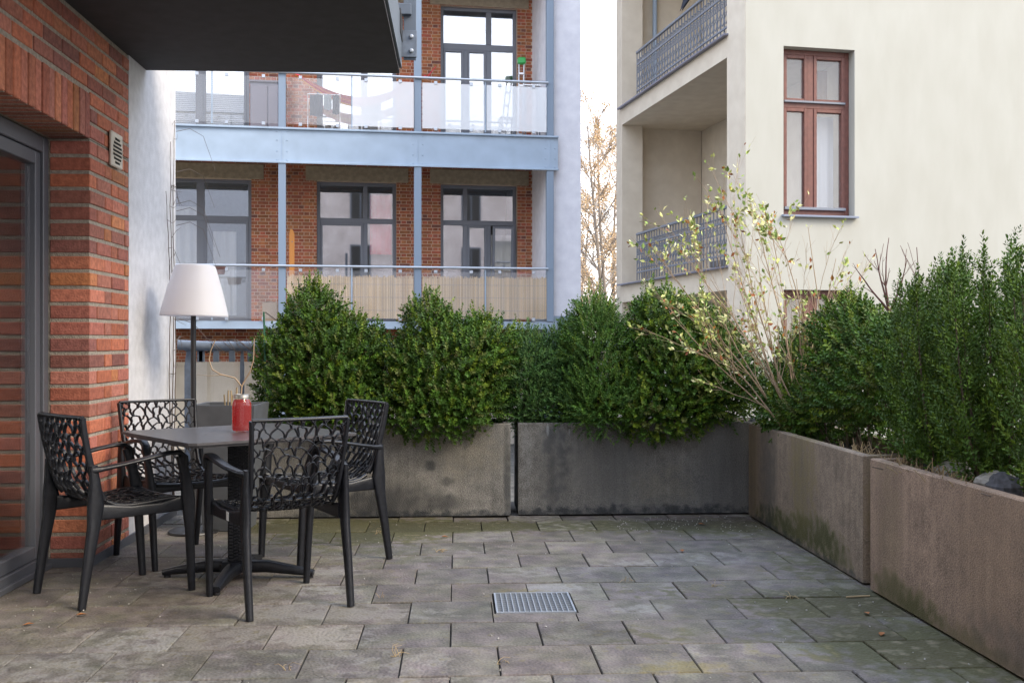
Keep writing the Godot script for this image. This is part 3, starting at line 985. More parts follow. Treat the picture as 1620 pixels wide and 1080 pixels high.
# ---------------------------------------------------------------- the house behind the camera, seen mirrored in the windows
func rear_building() -> void:
	var b := thing("courtyard_house", "pinkish plastered house with dark roof mirrored in the brick building's windows", "house", Vector3(3, 0, 13.0), 0)
	var g := Geo.new()
	g.bx(-11, 11, -.9, 10.0, 0, 8)
	put("wall", g, M.pink_plaster, b)
	g = Geo.new()
	g.prism(PackedVector2Array([Vector2(-.5, 10.0), Vector2(8.5, 10.0), Vector2(4.0, 12.2)]), -11.4, 11.4)
	var roof := put("roof", g, M.roof_tile, b)
	# prism lies along y; turn it along the wall: (x, z) -> (depth, height)
	roof.transform = Transform3D(Basis(Vector3(0, 0, 1), Vector3(1, 0, 0), Vector3(0, 1, 0)), Vector3.ZERO)
	for y in [1.2, 4.4, 7.4]:
		for i in 7:
			var x := -9.0 + i * 3.0
			g = Geo.new()
			g.bx(x - .55, x + .55, y, y + 1.9, -.03, -.004, Color.WHITE, .01)
			var w := put("window", g, M.far_frame, b)
			g = Geo.new()
			g.bx(x - .47, x - .03, y + .08, y + 1.82, -.04, -.032)
			g.bx(x + .03, x + .47, y + .08, y + 1.82, -.04, -.032)
			put("pane", g, M.room_dark, w)

# ---------------------------------------------------------------- planters
func planter_image(seed_: int, base: Color, stains: Array, length: float, green := 0.0) -> ImageTexture:
	var ppm := 230.0
	var w := int(length * ppm)
	var h := int(.64 * ppm)
	var fine := noise_bytes(w, h, .45, seed_, 2)
	var mid := noise_bytes(w, h, .05, seed_ + 1, 4)
	var big := noise_bytes(w, h, .012, seed_ + 2, 3)
	var f := FastNoiseLite.new()
	f.seed = seed_ + 3; f.frequency = .06; f.fractal_octaves = 3
	var im := Image.create(w, h, false, Image.FORMAT_RGB8)
	for y in h:
		for x in w:
			var i := y * w + x
			var a := (fine[i] - 128) / 128.0
			var m := (mid[i] - 128) / 128.0
			var b := (big[i] - 128) / 128.0
			var streak := f.get_noise_2d(x, y * .07)
			var s := 1.0 + a * .30 + m * .10 + b * .09 + streak * .09
			var c := Color(base.r * s, base.g * s, base.b * s)
			for st in stains:
				# x, y (metres from left, from bottom), rx, ry, colour, strength, raggedness
				var d: float = pow((x / ppm - st[0]) / st[2], 2) + pow(((h - y) / ppm - st[1]) / st[3], 2)
				if d < 4.0:
					var k: float = clampf((1.0 - d) * .95 + (m * .75 + a * .6 + b * .5) * st[6] + .1, 0, 1) * st[5]
					c = c.lerp(st[4], k)
			im.set_pixel(x, y, c)
	return ImageTexture.create_from_image(im)

func planter(called_label: String, at: Vector3, turn: float, length: float, depth: float, tex: ImageTexture) -> Node3D:
	# local: x along the front from 0 to length, front at z = 0, body towards -z
	var p := thing("planter", called_label, "planter", at, turn, "concrete planters along the terrace edge")
	var g := Geo.new()
	var H := .64
	var t := .045
	var y0 := .012
	var uv := func(a: float, y: float) -> Vector2: return Vector2(a / length, 1.0 - y / H)
	var e := .006
	# outer faces, small chamfer to the rim, inner faces
	var per := [Vector3(0, 0, 0), Vector3(length, 0, 0), Vector3(length, 0, -depth), Vector3(0, 0, -depth)]
	var rimo := [Vector3(e, 0, -e), Vector3(length - e, 0, -e), Vector3(length - e, 0, -depth + e), Vector3(e, 0, -depth + e)]
	var rimi := [Vector3(t, 0, -t), Vector3(length - t, 0, -t), Vector3(length - t, 0, -depth + t), Vector3(t, 0, -depth + t)]
	for i in 4:
		var k := (i + 1) % 4
		var L: float = (per[k] - per[i]).length()
		var a0 := 0.0; var a1 := L
		var up := Vector3.UP
		g.quad(per[i] + up * y0, per[k] + up * y0, per[k] + up * (H - e), per[i] + up * (H - e), Color.WHITE, [uv.call(a0, y0), uv.call(a1, y0), uv.call(a1, H - e), uv.call(a0, H - e)])
		g.quad(per[i] + up * (H - e), per[k] + up * (H - e), rimo[k] + up * H, rimo[i] + up * H, Color.WHITE, [uv.call(a0, H - e), uv.call(a1, H - e), uv.call(a1, H), uv.call(a0, H)])
		g.quad(rimo[i] + up * H, rimo[k] + up * H, rimi[k] + up * H, rimi[i] + up * H, Color.WHITE, [uv.call(a0, .4), uv.call(a1, .4), uv.call(a1, .45), uv.call(a0, .45)])
		g.quad(rimi[i] + up * H, rimi[k] + up * H, rimi[k] + up * .5, rimi[i] + up * .5, Color.WHITE, [uv.call(a0, .4), uv.call(a1, .4), uv.call(a1, .5), uv.call(a0, .5)])
	g.quad(per[3] + Vector3.UP * y0, per[2] + Vector3.UP * y0, per[1] + Vector3.UP * y0, per[0] + Vector3.UP * y0)
	var m := mat("planter_concrete_%d" % taken["planter"], lin(1, 1, 1), .88, {"tex": tex, "bump": noise_bump(.3, 4.0, 71, 512, 2)})
	m.normal_scale = .6
	put("trough", g, m, p)
	g = Geo.new()
	var nx := int(length / .06)
	var nz := 7
	var hn := FastNoiseLite.new()
	hn.seed = 8; hn.frequency = 3.0
	for i in nx:
		for k in nz:
			var q := []
			for d in [[0, 0], [1, 0], [1, 1], [0, 1]]:
				var x := lerpf(t, length - t, float(i + d[0]) / nx); var z := lerpf(-t, -depth + t, float(k + d[1]) / nz)
				q.append(Vector3(x, .565 + .035 * hn.get_noise_3d(x + at.x, z, at.z), z))
			g.quad(q[0], q[1], q[2], q[3])
	put("soil", g, M.soil, p)
	g = Geo.new()
	g.bx(.05, length - .05, .0, .013, -depth + .05, -.05)
	put("base_strip", g, M.black_metal, p)
	return p

func planters() -> void:
	var dark := Color(.17, .18, .19)
	var wet := Color(.22, .22, .22)
	var moss := Color(.24, .25, .10)
	var rust := Color(.40, .36, .26)
	var pale := Color(.55, .56, .56)
	var s1 := [[.95, .10, .36, .17, wet, .75, .6], [.72, .06, .3, .12, wet, .7, .6], [1.32, .10, .13, .06, wet, .6, .6], [1.22, .36, .06, .05, dark, .7, 1.2], [1.34, .25, .05, .03, wet, .5, 1.2], [.9, .01, 1.2, .04, dark, .8, 1.5], [1.75, .2, .03, .4, dark, .5, 1.0], [.3, .3, .4, .3, wet, .3, 1.0], [1.5, .45, .3, .2, rust, .2, 1.0]]
	planter("grey concrete planter behind the table with a dark damp stain low down", Vector3(-1.41, 0, -7.33), 0, 1.775, .5, planter_image(101, Color(.51, .495, .465), s1, 1.775))
	var s2 := [[.25, .3, .1, .35, dark, .5, 1.2], [.6, .35, .28, .28, wet, .35, 1.3], [.8, .02, 1.0, .05, dark, .85, 1.6], [1.5, .3, .25, .5, wet, .35, .8], [.05, .4, .05, .3, pale, .3, 1.0], [.2, .60, .01, .05, pale, .8, .6], [.35, .58, .006, .03, pale, .8, .6], [1.15, .52, .006, .03, pale, .8, .5], [1.0, .2, .3, .15, rust, .2, 1.0]]
	planter("dark weathered concrete planter in the corner between the hedge and the paving", Vector3(.42, 0, -7.36), deg_to_rad(.3), 1.80, .5, planter_image(111, Color(.44, .43, .41), s2, 1.80))
	# the two on the right: front faces -x, so local x runs towards the camera
	var s3 := [[.85, .07, .7, .10, moss, .9, 1.0], [1.35, .12, .45, .12, moss, .75, 1.0], [1.7, .08, .25, .1, moss, .5, 1.2], [.45, .35, .22, .5, wet, .5, .8], [1.15, .35, .28, .4, Color(.42, .38, .22), .5, .9], [.12, .3, .12, .6, rust, .5, .8], [1.0, .015, 1.4, .03, dark, .5, 1.5]]
	planter("brown-grey concrete planter on the right with green algae along its foot", Vector3(2.003, 0, -7.29), -PI / 2 - deg_to_rad(.2), 2.10, .48, planter_image(121, Color(.545, .485, .42), s3, 2.10))
	var s4 := [[.35, .05, .4, .09, moss, .6, 1.0], [.9, .03, .7, .06, moss, .4, 1.2], [.2, .3, .15, .5, rust, .3, 1.0], [1.2, .4, .4, .4, Color(.52, .44, .36), .4, 1.0], [1.4, .1, .4, .1, wet, .3, 1.2], [1.7, .4, .3, .3, rust, .3, 1.0]]
	planter("brown-grey concrete planter nearest the camera with stones and cut straw inside", Vector3(1.984, 0, -5.065), -PI / 2 + deg_to_rad(.5), 2.1, .48, planter_image(131, Color(.585, .50, .43), s4, 2.1))

# ---------------------------------------------------------------- foliage
func leaf(g: Geo, p: Vector3, dir: Vector3, up: Vector3, L: float, W: float, fold := .35, col := Color.WHITE) -> void:
	var side := dir.cross(up).normalized()
	var nn := side.cross(dir).normalized()
	var mid := p + dir * L * .5 - nn * W * fold * .5
	var a := p; var tip := p + dir * L - nn * L * .08
	var l := mid + side * W * .5 + nn * W * fold * .7
	var r := mid - side * W * .5 + nn * W * fold * .7
	var n1 := (nn - side * fold).normalized()
	var n2 := (nn + side * fold).normalized()
	var b := g.v.size()
	g.vert(a, n1, col); g.vert(l, n1, col); g.vert(tip, n1, col)
	g.vert(a, n2, col); g.vert(tip, n2, col); g.vert(r, n2, col)
	g.ix.append_array(PackedInt32Array([b, b + 2, b + 1, b + 3, b + 5, b + 4]))

func sprig(L: float, pairs: int, ll: float, lw: float, open: float, seed_: int, tip_up := 0.0) -> ArrayMesh:
	var r := RandomNumberGenerator.new()
	r.seed = seed_
	var g := Geo.new()
	for i in pairs:
		var y := L * (i + .3) / pairs
		var rot := i * PI * .5 + r.randf_range(-.4, .4)
		for s in [0.0, PI]:
			var az: float = rot + s + r.randf_range(-.25, .25)
			var op := open + r.randf_range(-.2, .2) - .35 * i / pairs
			var d := Vector3(cos(az) * sin(op), cos(op), sin(az) * sin(op))
			var k := r.randf_range(.75, 1.1)
			var c := r.randf_range(.8, 1.15)
			leaf(g, Vector3(0, y, 0), d, Vector3.UP.cross(d).cross(d) * -1.0, ll * k, lw * k, .3, Color(c, c, c))
	for s in 2:
		var az := r.randf() * TAU
		leaf(g, Vector3(0, L, 0), Vector3(cos(az) * .4, 1, sin(az) * .4).normalized(), Vector3(sin(az), 0, cos(az)), ll * .7, lw * .7)
	return g.mesh(M.leaf)

# joins many transformed copies of a small mesh into one real mesh
func multi(called: String, parent: Node, src: ArrayMesh, xfs: Array, cols: Array) -> MeshInstance3D:
	var arr := src.surface_get_arrays(0)
	var sv: PackedVector3Array = arr[Mesh.ARRAY_VERTEX]
	var sn: PackedVector3Array = arr[Mesh.ARRAY_NORMAL]
	var sc: PackedColorArray = arr[Mesh.ARRAY_COLOR]
	var si: PackedInt32Array = arr[Mesh.ARRAY_INDEX]
	var fv := PackedVector3Array(); var fn := PackedVector3Array(); var fc := PackedColorArray()
	for i in si:
		fv.append(sv[i]); fn.append(sn[i]); fc.append(sc[i])
	var V := PackedVector3Array(); var N := PackedVector3Array(); var C := PackedColorArray()
	var m := fv.size()
	C.resize(m * xfs.size())
	for k in xfs.size():
		var x: Transform3D = xfs[k]
		V.append_array(x * fv)
		N.append_array(Transform3D(x.basis.orthonormalized(), Vector3.ZERO) * fn)
		var c: Color = cols[k]
		var o := k * m
		for i in m: C[o + i] = c * fc[i]
	var out := []
	out.resize(Mesh.ARRAY_MAX)
	out[Mesh.ARRAY_VERTEX] = V; out[Mesh.ARRAY_NORMAL] = N; out[Mesh.ARRAY_COLOR] = C
	var am := ArrayMesh.new()
	am.add_surface_from_arrays(Mesh.PRIMITIVE_TRIANGLES, out)
	am.surface_set_material(0, src.surface_get_material(0))
	var o2 := MeshInstance3D.new()
	o2.mesh = am
	o2.name = called
	parent.add_child(o2, true)
	return o2

func along(dir: Vector3, spin: float, s: float) -> Basis:
	var y := dir.normalized()
	var x := y.cross(Vector3(.21, .33, .92)).normalized()
	var z := x.cross(y)
	return Basis(x, y, z).rotated(y, spin).scaled(Vector3.ONE * s)

func pick(pal: Array, r: RandomNumberGenerator) -> Color:
	var c: Color = pal[r.randi() % pal.size()]
	var s := r.randf_range(.8, 1.5)
	return Color(c.r * s, c.g * s, c.b * s)

var sprigs := {}
var BOX := [Color(.050, .110, .014), Color(.064, .132, .015), Color(.038, .090, .014), Color(.082, .146, .015), Color(.055, .108, .022), Color(.12, .175, .016), Color(.050, .110, .014), Color(.064, .132, .015), Color(.10, .125, .03)]
var YOUNG := [Color(.12, .19, .016), Color(.09, .16, .016), Color(.16, .21, .02), Color(.07, .13, .015)]

# blobs: [centre, radii]; n sprigs
func bush(called: String, label: String, group: String, base: Vector3, blobs: Array, n: int, kind: String, pal: Array, seed_: int, spikes := 110, low := .5) -> void:
	var r := RandomNumberGenerator.new()
	r.seed = seed_
	var t := thing(called, label, "shrub", base, 0, group)
	# stems from the soil up into the blobs
	for bl in blobs:
		for k in 3:
			var g := Geo.new()
			var a := Vector3(bl[0].x * .6 + r.randf_range(-.05, .05), base.y - .02, bl[0].z * .5 + base.z * .5 + r.randf_range(-.04, .04))
			a.x = lerpf(base.x, bl[0].x, .6) + r.randf_range(-.06, .06)
			a.z = lerpf(base.z, bl[0].z, .6) + r.randf_range(-.05, .05)
			var e: Vector3 = bl[0] + Vector3(r.randf_range(-.5, .5) * bl[1].x, r.randf_range(.1, .6) * bl[1].y, r.randf_range(-.4, .4) * bl[1].z)
			var mid := (a + e) / 2 + Vector3(r.randf_range(-.04, .04), 0, r.randf_range(-.04, .04))
			g.tube([a - base, mid - base, e - base], .009, .004, 5)
			put("stem", g, M.bark, t)
	var wsum := 0.0
	for bl in blobs: wsum += bl[1].x * bl[1].y + bl[1].y * bl[1].z + bl[1].x * bl[1].z
	var lists := [[], [], []]
	var cols := [[], [], []]
	var nz := FastNoiseLite.new()
	nz.seed = seed_; nz.frequency = 5.0
	var made := 0
	var tries := 0
	while made < n and tries < n * 6:
		tries += 1
		var pickw := r.randf() * wsum
		var bl = blobs[0]
		for q in blobs:
			pickw -= q[1].x * q[1].y + q[1].y * q[1].z + q[1].x * q[1].z
			if pickw <= 0:
				bl = q
				break
		var d := Vector3(r.randfn(), r.randfn(), r.randfn()).normalized()
		var lump := 1.0 + .26 * nz.get_noise_3dv(d * 1.2 + bl[0] * 2.0) + .16 * nz.get_noise_3dv(d * 4.0 + bl[0])
		var rad := (r.randf_range(.84, 1.0) if r.randf() < .66 else r.randf_range(.4, .86)) * lump
		var p: Vector3 = bl[0] + d * bl[1] * rad
		if p.y < low: continue
		# deep inside another blob: skip most
		var deep := false
		for q in blobs:
			if q != bl and ((p - q[0]) / q[1]).length() < .72: deep = true
		if deep and r.randf() < .8: continue
		# tufts: gaps in the shell
		if rad > .85 and nz.get_noise_3dv(p * 2.2 + Vector3(3, 1, 7)) < -.28 and r.randf() < .75: continue
		var out: Vector3 = (d / bl[1]).normalized()
		var dir: Vector3 = (out + Vector3.UP * .55 + Vector3(r.randf_range(-.6, .6), r.randf_range(-.4, .5), r.randf_range(-.6, .6))).normalized()
		var vi := r.randi() % 3
		lists[vi].append(Transform3D(along(dir, r.randf() * TAU, r.randf_range(.75, 1.25)), p - base))
		cols[vi].append(pick(pal, r))
		made += 1
	# young shoots that stand out of the outline
	for i in spikes:
		var bl = blobs[r.randi() % blobs.size()]
		var an := r.randf() * TAU
		var el := r.randf_range(.25, 1.5)
		var d := Vector3(cos(an) * cos(el), sin(el), sin(an) * cos(el))
		var p: Vector3 = bl[0] + d * bl[1] * .95
		var dir := (d * .5 + Vector3.UP).normalized()
		var hgt := r.randf_range(.03, .11)
		var m := int(hgt / .03) + 1
		for k in m:
			var vi := r.randi() % 3
			lists[vi].append(Transform3D(along((dir + Vector3(r.randf_range(-.3, .3), 0, r.randf_range(-.3, .3))).normalized(), r.randf() * TAU, r.randf_range(.7, 1.0)), p + dir * (k * .035) - base))
			cols[vi].append(pick(YOUNG, r))
	for vi in 3:
		multi("foliage", t, sprigs[kind][vi], lists[vi], cols[vi])

func hedges() -> void:
	sprigs["box"] = [sprig(.075, 6, .025, .0150, 1.0, 1), sprig(.06, 5, .024, .0150, 1.15, 2), sprig(.085, 7, .025, .0140, .95, 3)]
	sprigs["fine"] = [sprig(.09, 8, .022, .008, .8, 4), sprig(.075, 7, .022, .008, .9, 5), sprig(.10, 9, .021, .0075, .75, 6)]
	sprigs["holly"] = [sprig(.10, 6, .032, .013, .95, 7), sprig(.085, 5, .030, .013, 1.05, 8), sprig(.11, 6, .033, .0125, .85, 9)]
	var V := func(x: float, y: float, z: float) -> Vector3: return Vector3(x, y, z)
	var gr := "box hedge bushes in the planters"
	bush("box_bush", "tall box bush behind the table beside the green stake, tallest of the row", gr, V.call(-.95, .57, -7.58), [
		[V.call(-.93, 1.0, -7.55), V.call(.37, .38, .34)], [V.call(-1.0, 1.33, -7.56), V.call(.17, .20, .2)], [V.call(-1.17, .95, -7.52), V.call(.19, .36, .26)], [V.call(-.70, 1.12, -7.56), V.call(.19, .2, .22)], [V.call(-.8, .78, -7.40), V.call(.35, .22, .2)]], 4600, "box", BOX, 31)
	bush("box_bush", "round box bush spilling over the planter left of the gap", gr, V.call(-.05, .57, -7.58), [
		[V.call(-.06, .98, -7.52), V.call(.41, .34, .36)], [V.call(-.2, 1.27, -7.54), V.call(.16, .19, .2)], [V.call(-.15, .76, -7.33), V.call(.44, .21, .2)], [V.call(.2, 1.12, -7.55), V.call(.20, .2, .22)], [V.call(-.36, .98, -7.5), V.call(.17, .2, .25)]], 4800, "box", BOX, 32)
	bush("low_shrub", "lower fine-leaved shrub over the gap between the two back planters", "", V.call(.56, .57, -7.68), [
		[V.call(.50, .95, -7.68), V.call(.28, .28, .24)], [V.call(.76, .96, -7.70), V.call(.22, .27, .22)], [V.call(.6, .76, -7.6), V.call(.34, .18, .2)]], 3800, "fine", [Color(.06, .13, .035), Color(.075, .15, .04), Color(.048, .11, .03), Color(.09, .165, .045)], 33, 50)
	bush("box_bush", "upright narrow box bush in front of the gap between the buildings", gr, V.call(1.0, .57, -7.6), [
		[V.call(1.0, 1.02, -7.6), V.call(.25, .40, .28)], [V.call(.97, 1.29, -7.62), V.call(.13, .18, .16)], [V.call(1.02, .76, -7.42), V.call(.28, .2, .2)], [V.call(.9, 1.15, -7.66), V.call(.15, .2, .18)]], 3200, "fine", [Color(.06, .135, .022), Color(.075, .155, .024), Color(.05, .115, .024), Color(.10, .175, .03)], 34, 70)
	bush("box_bush", "broad box bush in the corner under the loggia railing", gr, V.call(1.52, .57, -7.58), [
		[V.call(1.55, 1.0, -7.52), V.call(.39, .35, .34)], [V.call(1.44, 1.31, -7.55), V.call(.2, .2, .22)], [V.call(1.4, .74, -7.37), V.call(.42, .2, .19)], [V.call(1.85, .92, -7.5), V.call(.26, .3, .26)], [V.call(1.7, 1.2, -7.56), V.call(.24, .24, .24)]], 5000, "box", BOX, 35)
	bush("box_bush", "loose box bush in the right planter below the bare red stem", gr, V.call(2.28, .57, -5.95), [
		[V.call(2.34, 1.02, -6.15), V.call(.25, .34, .40)], [V.call(2.32, 1.25, -6.3), V.call(.16, .17, .2)], [V.call(2.38, 1.0, -5.75), V.call(.22, .28, .3)], [V.call(2.24, .76, -6.6), V.call(.16, .15, .28)]], 3300, "box", BOX, 36, 40, .58)
	bush("box_bush", "small loose box bush at the foot of the pale twiggy shrub", gr, V.call(2.2, .57, -7.02), [
		[V.call(2.22, .86, -7.0), V.call(.17, .24, .24)], [V.call(2.3, 1.05, -7.05), V.call(.13, .18, .16)], [V.call(2.12, .72, -6.85), V.call(.12, .12, .3)]], 1300, "box", BOX, 37, 60, .58)
	# upright shrubs of many leafy spires
	var hol := [Color(.062, .12, .014), Color(.08, .145, .016), Color(.048, .098, .014), Color(.11, .175, .018), Color(.06, .118, .02)]
	var gs := "upright leafy shrubs in the right planters"
	spire_shrub("slender upright evergreen shrub beside the bare red stem, first of the row", V.call(2.33, .57, -5.22), 1.02, .21, 1800, hol, 41, gs)
	spire_shrub("tall upright evergreen shrub, second in the row along the cream wall", V.call(2.27, .57, -4.82), 1.10, .26, 2500, hol, 42, gs)
	spire_shrub("dense upright evergreen shrub, third in the row at the picture's edge", V.call(2.26, .57, -4.35), 1.07, .26, 2500, hol, 43, gs)
	spire_shrub("upright evergreen shrub beyond the picture's edge, nearest the camera", V.call(2.26, .57, -3.85), 1.02, .25, 1400, hol, 44, gs)

func spire_shrub(label: String, base: Vector3, h: float, rad: float, n: int, pal: Array, seed_: int, group: String) -> void:
	var r := RandomNumberGenerator.new()
	r.seed = seed_
	var t := thing("upright_shrub", label, "shrub", base, 0, group)
	var lists := [[], [], []]
	var cols := [[], [], []]
	var spires := 11
	for s in spires:
		var an := s * 2.4 + r.randf_range(-.3, .3)
		var rr := rad * sqrt((s + .5) / spires)
		var foot := Vector3(cos(an) * rr * .35, -.02, sin(an) * rr * .35)
		var top := Vector3(cos(an) * rr * 1.05, h * r.randf_range(.78, 1.0) * (1.0 - .12 * rr / rad), sin(an) * rr * 1.05)
		var bend := foot.lerp(top, .35) + Vector3(cos(an), 0, sin(an)) * rr * .35
		var g := Geo.new()
		var path := []
		for i in 9:
			var u := i / 8.0
			path.append(foot * (1 - u) * (1 - u) + bend * 2 * u * (1 - u) + top * u * u)
		g.tube(path, .008, .002, 5)
		put("stem", g, M.bark, t)
		var m := int(n / float(spires))
		for i in m:
			var u := pow(r.randf(), .8)
			if u < .10: continue
			var p := foot * (1 - u) * (1 - u) + bend * 2 * u * (1 - u) + top * u * u
			var az := r.randf() * TAU
			var sr := lerpf(.125, .012, pow(u, 1.6)) * r.randf_range(.15, 1.0)
			var d := Vector3(cos(az), 0, sin(az))
			p += d * sr
			var dir := (d * lerpf(.9, .35, u) + Vector3.UP * .9 + Vector3(r.randf_range(-.25, .25), r.randf_range(-.3, .2), r.randf_range(-.25, .25))).normalized()
			var vi := r.randi() % 3
			lists[vi].append(Transform3D(along(dir, r.randf() * TAU, r.randf_range(.65, 1.1) * lerpf(1.0, .75, u)), p))
			cols[vi].append(pick(pal, r))
		for i in 4:
			var vi := r.randi() % 3
			lists[vi].append(Transform3D(along(Vector3(r.randf_range(-.15, .15), 1, r.randf_range(-.15, .15)), r.randf() * TAU, .8), top + Vector3.UP * (i * .03 - .06)))
			cols[vi].append(pick(pal, r))
	for vi in 3: multi("foliage", t, sprigs["holly"][vi], lists[vi], cols[vi])

# thin branching shoots; collects tips for leaves
func shoot(g: Geo, a: Vector3, b: Vector3, r0: float, r1: float, r: RandomNumberGenerator, depth: int, spots: Array, wob := .03, side := 5) -> void:
	var n := 6
	var pts := []
	var L := a.distance_to(b)
	var off := Vector3(r.randf_range(-1, 1), r.randf_range(-.3, .3), r.randf_range(-1, 1)) * wob * L
	for i in n + 1:
		var u := float(i) / n
		pts.append(a.lerp(b, u) + off * sin(u * PI) + Vector3(r.randf_range(-1, 1), r.randf_range(-1, 1), r.randf_range(-1, 1)) * L * .008)
	g.tube(pts, r0, r1, 5 if r0 > .006 else 4)
	if depth == 0:
		for i in range(2, n + 1): spots.append([pts[i], (b - a).normalized()])
		return
	var dir := (b - a).normalized()
	for i in side:
		var u := r.randf_range(.35, .98)
		var p: Vector3 = pts[int(u * n)]
		var ax := dir.cross(Vector3(r.randfn(), r.randfn(), r.randfn())).normalized()
		var d := dir.rotated(ax, r.randf_range(.25, .65))
		d = (d + Vector3.UP * .15).normalized()
		var l := L * r.randf_range(.18, .42)
		shoot(g, p, p + d * l, lerpf(r0, r1, u) * .6, r1 * .6, r, depth - 1, spots, wob, maxi(2, side - 1))
	spots.append([b, dir])

func bare_shrubs() -> void:
	var r := RandomNumberGenerator.new()
	r.seed = 91
	var base := Vector3(2.2, .57, -6.75)
	var t := thing("variegated_shrub", "tall thin shrub of pale bare twigs with a few yellow-green variegated leaves", "shrub", base)
	var spots := []
	var tips := [Vector3(1.24, 1.82, -6.8), Vector3(1.40, 1.74, -6.6), Vector3(1.52, 1.78, -6.9), Vector3(1.66, 2.06, -6.75), Vector3(1.75, 2.0, -6.6), Vector3(1.88, 2.10, -6.8), Vector3(1.95, 1.92, -6.5), Vector3(2.05, 1.9, -6.9), Vector3(2.22, 1.92, -6.7), Vector3(2.36, 1.72, -6.6), Vector3(1.36, 1.36, -6.7), Vector3(1.58, 1.24, -6.6), Vector3(2.5, 1.62, -6.7), Vector3(1.75, 1.6, -6.65), Vector3(2.1, 1.58, -6.55), Vector3(1.6, 1.6, -6.7), Vector3(1.9, 1.75, -6.7), Vector3(2.3, 1.5, -6.8)]
	for tp in tips:
		var g := Geo.new()
		var a := Vector3(r.randf_range(-.06, .09), -.02, r.randf_range(-.12, .12))
		var sp := []
		shoot(g, a, tp - base, .0065, .0018, r, 2, sp, .05, 7)
		put("branch", g, M.pale_twig, t)
		spots.append_array(sp)
	var lg := Geo.new()
	leaf(lg, Vector3.ZERO, Vector3(0, 1, 0), Vector3(0, 0, 1), .042, .022, .3)
	var lm := lg.mesh(M.leaf)
	var xs := []; var cs := []
	var vp := [Color(.48, .50, .16), Color(.56, .56, .26), Color(.36, .42, .12), Color(.20, .30, .07), Color(.26, .34, .08), Color(.60, .59, .32)]
	var ys := []; var yc := []
	for s in spots:
		var p: Vector3 = s[0]
		var wp := p + base
		var keep := .16
		if wp.y > 1.85: keep = .5
		if wp.x < 1.6: keep = .5
		if r.randf() > keep: continue
		for k in r.randi_range(1, 3):
			var d: Vector3 = (s[1] + Vector3(r.randfn(), r.randfn(), r.randfn()) * .7).normalized()
			var tr := Transform3D(along(d, r.randf() * TAU, r.randf_range(.55, 1.1)), p + Vector3(r.randfn(), r.randfn(), r.randfn()) * .006)
			if r.randf() < .12:
				ys.append(tr); yc.append(pick([Color(.36, .12, .03), Color(.28, .09, .03), Color(.42, .18, .05)], r))
			else:
				xs.append(tr); cs.append(pick(vp, r))
	multi("foliage", t, lm, xs, cs)
	multi("withered_leaves", t, lm, ys, yc)
	# bare red stem
	var b2 := Vector3(2.42, .57, -5.75)
	var t2 := thing("bare_sapling", "small leafless sapling with dark red forking stem against the cream wall", "sapling", b2)
	var trunk := Geo.new()
	var fork := Vector3(2.40, 1.36, -5.85)
	trunk.tube([Vector3.ZERO, Vector3(.03, .4, -.03), Vector3(.02, .62, -.06), fork - b2], .011, .008, 6)
	put("trunk", trunk, M.red_twig, t2)
	for tp in [Vector3(2.24, 1.62, -5.95), Vector3(2.42, 1.78, -5.9), Vector3(2.5, 1.66, -5.85), Vector3(2.34, 1.72, -5.9)]:
		var g := Geo.new()
		shoot(g, fork - b2, tp - b2, .007, .002, r, 2, [], .08, 3)
		put("branch", g, M.red_twig, t2)
	var g3 := Geo.new()
	shoot(g3, Vector3(.08, 0, .05), Vector3(2.53, 1.72, -5.78) - b2, .006, .002, r, 1, [], .03, 5)
	put("branch", g3, M.red_twig, t2)
	# climber on the white wall
	var vb := Vector3(WX + .012, .05, -7.45)
	var t3 := thing("climbing_vine", "leafless climbing vine on the edge of the white plastered wall", "vine", vb)
	for st in [[-7.45, -7.38, 2.55, .0], [-7.42, -7.28, 2.2, .0], [-7.48, -7.46, 2.7, .0]]:
		var g := Geo.new()
		var pts := []
		for i in 24:
			var u := i / 23.0
			pts.append(Vector3(r.randf_range(0, .006), u * (st[2] - .05), lerpf(st[0], st[1], u) + .03 * sin(u * 9 + st[2] * 5) - vb.z + r.randf_range(-.006, .006)))
		g.tube(pts, .005, .002, 5)
		for k in 9:
			var p: Vector3 = pts[r.randi_range(9, 23)]
			var dz := r.randf_range(-.22, .10)
			g.tube([p, p + Vector3(.01, r.randf_range(-.02, .07), dz * .5), p + Vector3(r.randf_range(0, .05), r.randf_range(-.12, .12), dz)], .0022, .001, 4)
		put("stem", g, M.grey_twig, t3)
	var tend := Geo.new()
	for s in [[2.32, .10], [2.1, .22], [1.95, .16], [2.6, .12], [2.05, .1]]:
		var p := Vector3(0, s[0], -.08)
		tend.tube([p, p + Vector3(.08, .03, -.05), p + Vector3(.17, -.02, -.06), p + Vector3(.22 + s[1] * .3, -.14 - s[1], -.05)], .0022, .001, 4)
	put("tendril", tend, M.grey_twig, t3)

